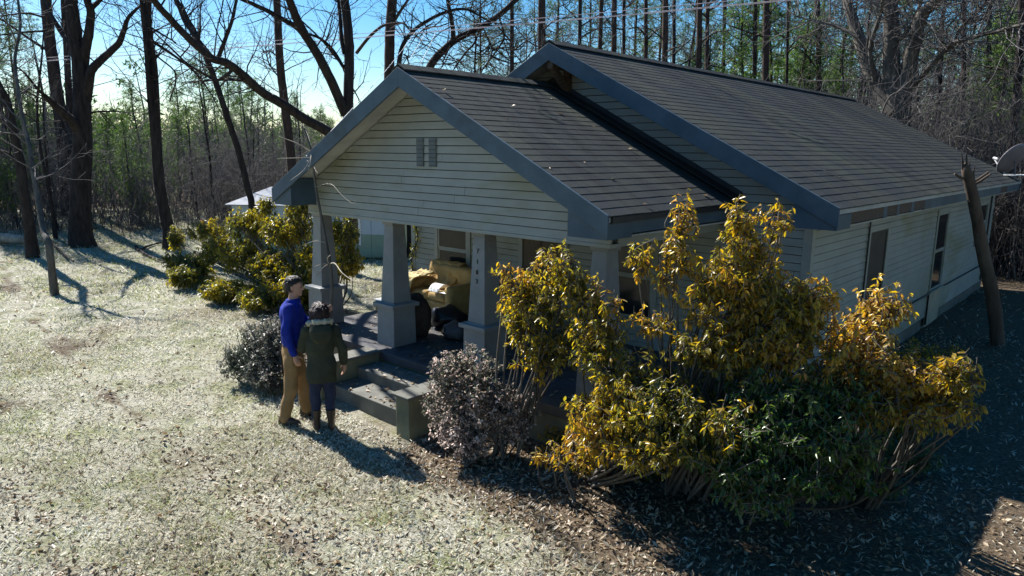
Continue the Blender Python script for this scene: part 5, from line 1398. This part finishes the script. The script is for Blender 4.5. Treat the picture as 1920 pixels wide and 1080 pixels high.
def hand(wrist, d, palmn, thumb_side, s=1.0, curl=0.45):
    """palm, four fingers of different length, thumb off the side near the wrist"""
    w = np.array(wrist, float); d = unit(np.array(d, float)); n = unit(np.array(palmn, float)-d*np.dot(palmn, d)); t = unit(np.cross(d, n))*thumb_side
    out = []
    out += limb([w, w+d*0.035*s, w+d*0.08*s], [0.024*s, 0.030*s, 0.032*s])
    for off_, L in ((0.030, 0.072), (0.010, 0.082), (-0.010, 0.077), (-0.029, 0.060)):
        b = w+d*0.085*s+t*off_*s; L = L*s
        p1 = b+d*L*0.45+n*L*0.10; d2 = unit(d+n*curl); p2 = p1+d2*L*0.33; d3 = unit(d+n*curl*2.2); p3 = p2+d3*L*0.27
        out += limb([w+d*0.05*s+t*off_*0.8*s, b, p1, p2, p3], [0.012*s, 0.0105*s, 0.0095*s, 0.0085*s, 0.007*s], 8)
    b = w+d*0.025*s+t*0.024*s
    out += limb([b, b+unit(d*0.7+t*0.8+n*0.3)*0.035*s, b+unit(d*0.8+t*0.65+n*0.5)*0.065*s, b+unit(d*1.0+t*0.5+n*0.6)*0.088*s], [0.014*s, 0.0125*s, 0.0105*s, 0.008*s], 8)
    return out
def head(c, s=1.0, yaw=0.0, tilt=0.0):
    """head with jaw, nose, ears, brow; built facing +y then turned about its centre"""
    prims = [loft([(0, 0.012, -0.115, 0.030, 0.035), (0, 0.020, -0.105, 0.046, 0.058), (0, 0.014, -0.075, 0.060, 0.080), (0, 0.004, -0.035, 0.070, 0.092), (0, -0.004, 0.01, 0.076, 0.098), (0, -0.008, 0.05, 0.077, 0.100), (0, -0.010, 0.085, 0.066, 0.086), (0, -0.010, 0.108, 0.042, 0.058), (0, -0.010, 0.118, 0.016, 0.024)], 20)]
    prims += [ball((0, 0.098, -0.012), (0.012, 0.020, 0.026)), ball((0, 0.108, -0.026), (0.015, 0.016, 0.012)), ball((0, 0.086, -0.060), (0.024, 0.014, 0.008)), ball((0, 0.084, -0.072), (0.020, 0.013, 0.008)), ball((0, 0.078, -0.100), (0.022, 0.018, 0.015)), ball((0.03, 0.084, 0.022), (0.022, 0.012, 0.008)), ball((-0.03, 0.084, 0.022), (0.022, 0.012, 0.008))]
    prims += [ball((sx*0.080, -0.005, -0.01), (0.010, 0.020, 0.032)) for sx in (-1, 1)]
    return turn(prims, c, s, yaw, tilt)
def turn(prims, c, s, yaw, tilt):
    Mt = Matrix.Translation(c) @ Matrix.Rotation(yaw, 4, 'Z') @ Matrix.Rotation(tilt, 4, 'X') @ Matrix.Scale(s, 4)
    return [([tuple(Mt @ Vector(v)) for v in V], F) for V, F in prims]
def hair_cap(kind):
    if kind == 'short':
        return [loft([(0, -0.045, -0.055, 0.070, 0.060), (0, -0.040, -0.02, 0.083, 0.074), (0, -0.030, 0.03, 0.087, 0.090), (0, -0.014, 0.07, 0.082, 0.099), (0, -0.010, 0.105, 0.068, 0.088), (0, -0.008, 0.128, 0.035, 0.05)], 20)]
    return [loft([(0, -0.040, -0.135, 0.070, 0.058), (0, -0.040, -0.11, 0.098, 0.082), (0, -0.030, -0.05, 0.105, 0.094), (0, -0.022, 0.02, 0.102, 0.102), (0, -0.012, 0.07, 0.092, 0.108), (0, -0.008, 0.11, 0.068, 0.088), (0, -0.010, 0.132, 0.03, 0.045)], 20),
            loft([(0.076, 0.025, -0.12, 0.022, 0.045), (0.082, 0.02, -0.05, 0.024, 0.055), (0.078, 0.015, 0.05, 0.024, 0.055)], 12), loft([(-0.076, 0.025, -0.12, 0.022, 0.045), (-0.082, 0.02, -0.05, 0.024, 0.055), (-0.078, 0.015, 0.05, 0.024, 0.055)], 12)]
def shoe(x, y, s=1.0, tall=0.0, yaw=0.0):
    out = [loft([(0, 0.05, 0.0, 0.046, 0.135), (0, 0.05, 0.03, 0.048, 0.138), (0, 0.035, 0.06, 0.044, 0.118), (0, -0.01, 0.095, 0.043, 0.065), (0, -0.025, 0.12+tall, 0.050+tall*0.05, 0.056+tall*0.05)], 18)]
    return turn(out, Vector((x, y, 0)), s, yaw, 0)

M['skin'] = pmat('skin', (0.36, 0.20, 0.14), (0.42, 0.24, 0.17), 8, 0.5)
M['hair_dark'] = pmat('dark_brown_hair', (0.012, 0.009, 0.007), (0.035, 0.024, 0.018), 40, 0.45, 0.6, 120, (1, 1, 0.15))
M['hair_brown'] = pmat('brown_hair', (0.022, 0.010, 0.010), (0.055, 0.026, 0.022), 40, 0.4, 0.6, 120, (1, 1, 0.15))
M['blue_wool'] = pmat('royal_blue_knit', (0.008, 0.020, 0.20), (0.016, 0.036, 0.30), 14, 0.85, 0.35, 140, spec=0.15)
M['khaki'] = pmat('khaki_cotton', (0.22, 0.135, 0.06), (0.29, 0.185, 0.09), 6, 0.9, 0.25, 90, spec=0.15)
M['olive_coat'] = pmat('dark_olive_canvas', (0.026, 0.031, 0.021), (0.046, 0.052, 0.035), 6, 0.85, 0.25, 80, spec=0.2)
M['denim'] = pmat('dark_denim', (0.010, 0.016, 0.04), (0.022, 0.032, 0.07), 8, 0.9, 0.2, 100)
M['leather'] = pmat('brown_leather', (0.03, 0.018, 0.012), (0.06, 0.036, 0.024), 8, 0.5)
M['fur'] = pmat('pale_fur_trim', (0.40, 0.35, 0.24), (0.62, 0.57, 0.44), 30, 0.95, 0.9, 60)
M['eye'] = pmat('dark_eye', (0.01, 0.008, 0.006), (0.02, 0.015, 0.01), 10, 0.2)

def eyes(parent, c, s, yaw, tilt):
    Mt = Matrix.Translation(c) @ Matrix.Rotation(yaw, 4, 'Z') @ Matrix.Rotation(tilt, 4, 'X') @ Matrix.Scale(s, 4)
    for sx in (-1, 1):
        V, F = ball((sx*0.030, 0.089, 0.004), (0.011, 0.008, 0.006)); m = MB().add([tuple(Mt @ Vector(v)) for v in V], F); m.build('eye', M['eye'], parent, smoothshade=True)

def strands(parent, mat, n, L, seed, back=0.4):
    """fine locks lying over the hair volume"""
    rng = np.random.default_rng(seed); me = parent.data; nv = len(me.vertices)
    co = np.empty(nv*3); me.vertices.foreach_get('co', co); co = co.reshape(-1, 3); no = np.empty(nv*3); me.vertices.foreach_get('normal', no); no = no.reshape(-1, 3)
    i = rng.integers(0, nv, n); c, q = co[i], no[i]; ctr = co.mean(0)
    d = np.array([0, 0, -1.0])+rng.normal(0, 0.35, (n, 3)); d -= q*np.sum(d*q, 1)[:, None]*0.8
    V, F = leaf_arrays(c+q*0.001, unit(d)+q*0.25, q, rng.uniform(0.5, 1.2, n)*L, rng.uniform(0.004, 0.009, n), 0.1)
    o = link('hair_lock', new_mesh('hair_lock', V, F), mat, parent); o['kind'] = 'stuff'

def make_man(loc, rz):
    o = empty('person', loc, rz); tag(o, 'standing person in royal blue sweater and khaki trousers with short dark hair', 'person')
    LH, RH = (-0.10, 0.0), (0.10, 0.02)
    fl, fr = (-0.15, 0.13), (0.13, -0.10)         # feet
    hc, hy, ht = Vector((0.0, 0.055, 1.735)), -0.20, -0.06
    lsh, rsh = (-0.195, 0.02, 1.50), (0.195, 0.0, 1.50)
    lel, lwr = (-0.25, 0.14, 1.22), (-0.17, 0.36, 1.34)      # left forearm raised
    rel, rwr = (0.265, -0.04, 1.20), (0.255, 0.05, 0.94)
    torso = lambda g: loft([(0, 0.0, 0.86, 0.150+g, 0.105+g), (0, 0.0, 0.95, 0.168+g, 0.118+g), (0, 0.0, 1.08, 0.158+g, 0.112+g), (0, 0.005, 1.25, 0.172+g, 0.120+g), (0, 0.01, 1.38, 0.190+g, 0.128+g), (0, 0.01, 1.48, 0.172+g, 0.110+g), (0, 0.015, 1.545, 0.085+g, 0.075+g)], 22, 2.3)
    legs = lambda g: limb([(LH[0], 0, 0.90), (-0.125, 0.085, 0.50), (fl[0], fl[1]-0.02, 0.10)], [0.088+g, 0.060+g, 0.046+g])+limb([(RH[0], 0, 0.90), (0.115, -0.03, 0.50), (fr[0], fr[1]-0.02, 0.10)], [0.088+g, 0.060+g, 0.046+g])
    arms = lambda g: limb([lsh, lel, lwr], [0.056+g, 0.044+g, 0.032+g])+limb([rsh, rel, rwr], [0.056+g, 0.044+g, 0.032+g])
    body = [torso(-0.012)]+legs(-0.010)+arms(-0.004)+limb([(0, 0.02, 1.50), (0, 0.04, 1.64)], [0.062, 0.056])+head(hc, 1.02, hy, ht)
    body += hand(lwr, (0.1, 0.75, 0.55), (0.8, 0.0, 0.2), -1, 1.05, 0.35)+hand(rwr, (-0.03, 0.22, -1), (-1, 0.1, 0), 1, 1.05)
    b = fuse('body', body, 0.0085, M['skin'], o, 4)
    eyes(b, hc, 1.02, hy, ht)
    h = fuse('hair', turn(hair_cap('short'), hc, 1.02, hy, ht), 0.008, M['hair_dark'], o, 3, folds(0.003, 90, 60)); strands(h, M['hair_dark'], 900, 0.035, 1)
    tr = [loft([(0, 0.0, 0.80, 0.150, 0.115), (0, 0.0, 0.90, 0.172, 0.128), (0, 0.0, 1.03, 0.166, 0.122)], 22, 2.3)]
    tr += limb([(LH[0]+0.01, 0, 0.86), (-0.122, 0.075, 0.50), (fl[0], fl[1]-0.02, 0.10)], [0.108, 0.082, 0.072])+limb([(RH[0]-0.01, 0, 0.86), (0.115, -0.03, 0.50), (fr[0], fr[1]-0.02, 0.10)], [0.108, 0.082, 0.072])
    tro = fuse('trousers', tr, 0.011, M['khaki'], o, 5, folds(0.006, 24, 10))
    V, F = loft([(0, 0.0, 1.0, 0.171, 0.127), (0, 0.0, 1.035, 0.170, 0.126)], 22, 2.3); MB().add(V, F).build('belt', M['leather'], tro, smoothshade=True)
    sw = [loft([(0, 0.0, 0.985, 0.178, 0.130), (0, 0.0, 1.03, 0.182, 0.134), (0, 0.0, 1.12, 0.178, 0.130), (0, 0.005, 1.25, 0.186, 0.134), (0, 0.01, 1.38, 0.204, 0.142), (0, 0.01, 1.48, 0.190, 0.126), (0, 0.015, 1.55, 0.098, 0.088), (0, 0.02, 1.585, 0.076, 0.074)], 24, 2.3)]
    sw += limb([lsh, lel, (np.array(lel)*0.12+np.array(lwr)*0.88)], [0.072, 0.062, 0.046])+limb([rsh, rel, (np.array(rel)*0.08+np.array(rwr)*0.92)], [0.072, 0.062, 0.046])
    fuse('sweater', sw, 0.011, M['blue_wool'], o, 5, folds(0.007, 22, 8, 1.0))
    for (x, y), yw in ((fl, 0.15), (fr, -0.15)): fuse('shoe', shoe(x, y-0.02, 1.05, 0, yw), 0.009, M['leather'], o, 3)
    return o

def make_woman(loc, rz):
    o = empty('person', loc, rz); tag(o, 'shorter person with brown bobbed hair in dark olive parka with pale collar', 'person')
    fl, fr = (-0.085, 0.03), (0.085, -0.02)
    hc, hy, ht = Vector((0.0, 0.03, 1.465)), 0.55, 0.08
    lsh, rsh = (-0.165, 0.0, 1.26), (0.165, 0.0, 1.26)
    lel, lwr = (-0.215, 0.06, 1.02), (-0.12, 0.22, 1.00)
    rel, rwr = (0.245, -0.03, 1.01), (0.275, 0.05, 0.79)
    torso = lambda g: loft([(0, 0, 0.72, 0.150+g, 0.11+g), (0, 0, 0.80, 0.162+g, 0.120+g), (0, 0, 0.93, 0.132+g, 0.098+g), (0, 0.01, 1.12, 0.150+g, 0.120+g), (0, 0.0, 1.24, 0.142+g, 0.098+g), (0, 0.01, 1.31, 0.07+g, 0.065+g)], 22)
    body = [torso(-0.01)]+limb([(-0.08, 0, 0.76), (-0.085, 0.02, 0.43), (fl[0], fl[1], 0.08)], [0.078, 0.052, 0.038])+limb([(0.08, 0, 0.76), (0.085, 0.0, 0.43), (fr[0], fr[1], 0.08)], [0.078, 0.052, 0.038])
    body += limb([lsh, lel, lwr], [0.046, 0.038, 0.027])+limb([rsh, rel, rwr], [0.046, 0.038, 0.027])+limb([(0, 0.01, 1.27), (0, 0.02, 1.40)], [0.05, 0.046])+head(hc, 0.94, hy, ht)
    body += hand(lwr, (0.6, 0.7, 0.2), (0, 0, -1), 1, 0.95)+hand(rwr, (-0.02, 0.25, -1), (-1, 0.1, 0), 1, 1.0)
    b = fuse('body', body, 0.0085, M['skin'], o, 4); eyes(b, hc, 0.94, hy, ht)
    h = fuse('hair', turn(hair_cap('bob'), hc, 0.95, hy, ht), 0.008, M['hair_brown'], o, 3, folds(0.004, 70, 50)); strands(h, M['hair_brown'], 1400, 0.07, 2)
    je = [loft([(0, 0, 0.66, 0.148, 0.115), (0, 0, 0.80, 0.168, 0.126), (0, 0, 0.90, 0.15, 0.115)], 22)]+limb([(-0.08, 0, 0.72), (-0.085, 0.02, 0.43), (fl[0], fl[1], 0.16)], [0.092, 0.068, 0.056])+limb([(0.08, 0, 0.72), (0.085, 0.0, 0.43), (fr[0], fr[1], 0.16)], [0.092, 0.068, 0.056])
    fuse('jeans', je, 0.011, M['denim'], o, 5, folds(0.005, 26, 10))
    co = [loft([(0, 0, 0.615, 0.182, 0.150), (0, 0, 0.66, 0.186, 0.152), (0, 0, 0.80, 0.182, 0.146), (0, 0, 0.95, 0.158, 0.126), (0, 0.0, 1.12, 0.172, 0.136), (0, 0.0, 1.24, 0.165, 0.118), (0, 0.01, 1.305, 0.115, 0.10), (0, 0.01, 1.34, 0.09, 0.085)], 24)]
    co += limb([lsh, lel, (np.array(lel)*0.1+np.array(lwr)*0.9)], [0.064, 0.056, 0.046])+limb([rsh, rel, (np.array(rel)*0.1+np.array(rwr)*0.9)], [0.064, 0.056, 0.046])
    coat = fuse('parka', co, 0.011, M['olive_coat'], o, 5, folds(0.008, 18, 8, 2.0))
    # hood lying on the back and fur collar
    fuse('hood', [loft([(0, -0.13, 1.12, 0.07, 0.035), (0, -0.145, 1.18, 0.12, 0.06), (0, -0.13, 1.27, 0.135, 0.075), (0, -0.09, 1.34, 0.12, 0.07)], 18)], 0.01, M['olive_coat'], coat, 4)
    ring = [(0.125*math.cos(a), 0.015+0.115*math.sin(a), 1.335+0.035*math.cos(a+math.pi/2)) for a in np.linspace(0.0, 2*math.pi, 22)]
    fuse('fur_collar', limb(ring, [0.036+0.006*math.sin(i*2.3) for i in range(22)], 10), 0.009, M['fur'], coat, 2, folds(0.007, 120, 90))
    for (x, y), yw in ((fl, 0.12), (fr, -0.12)): fuse('boot', shoe(x, y+0.0, 0.92, 0.16, yw), 0.009, M['leather'], o, 3)
    return o
pm = on_z(556, 789); make_man((pm[0], pm[1], float(g_at(pm[0], pm[1]))+0.012), math.atan2(0.80, 0.60)-math.pi/2+0.0)
pw = on_z(608, 806); make_woman((pw[0], pw[1], float(g_at(pw[0], pw[1]))+0.012), math.atan2(_fw[1], _fw[0])-math.pi/2+0.35)
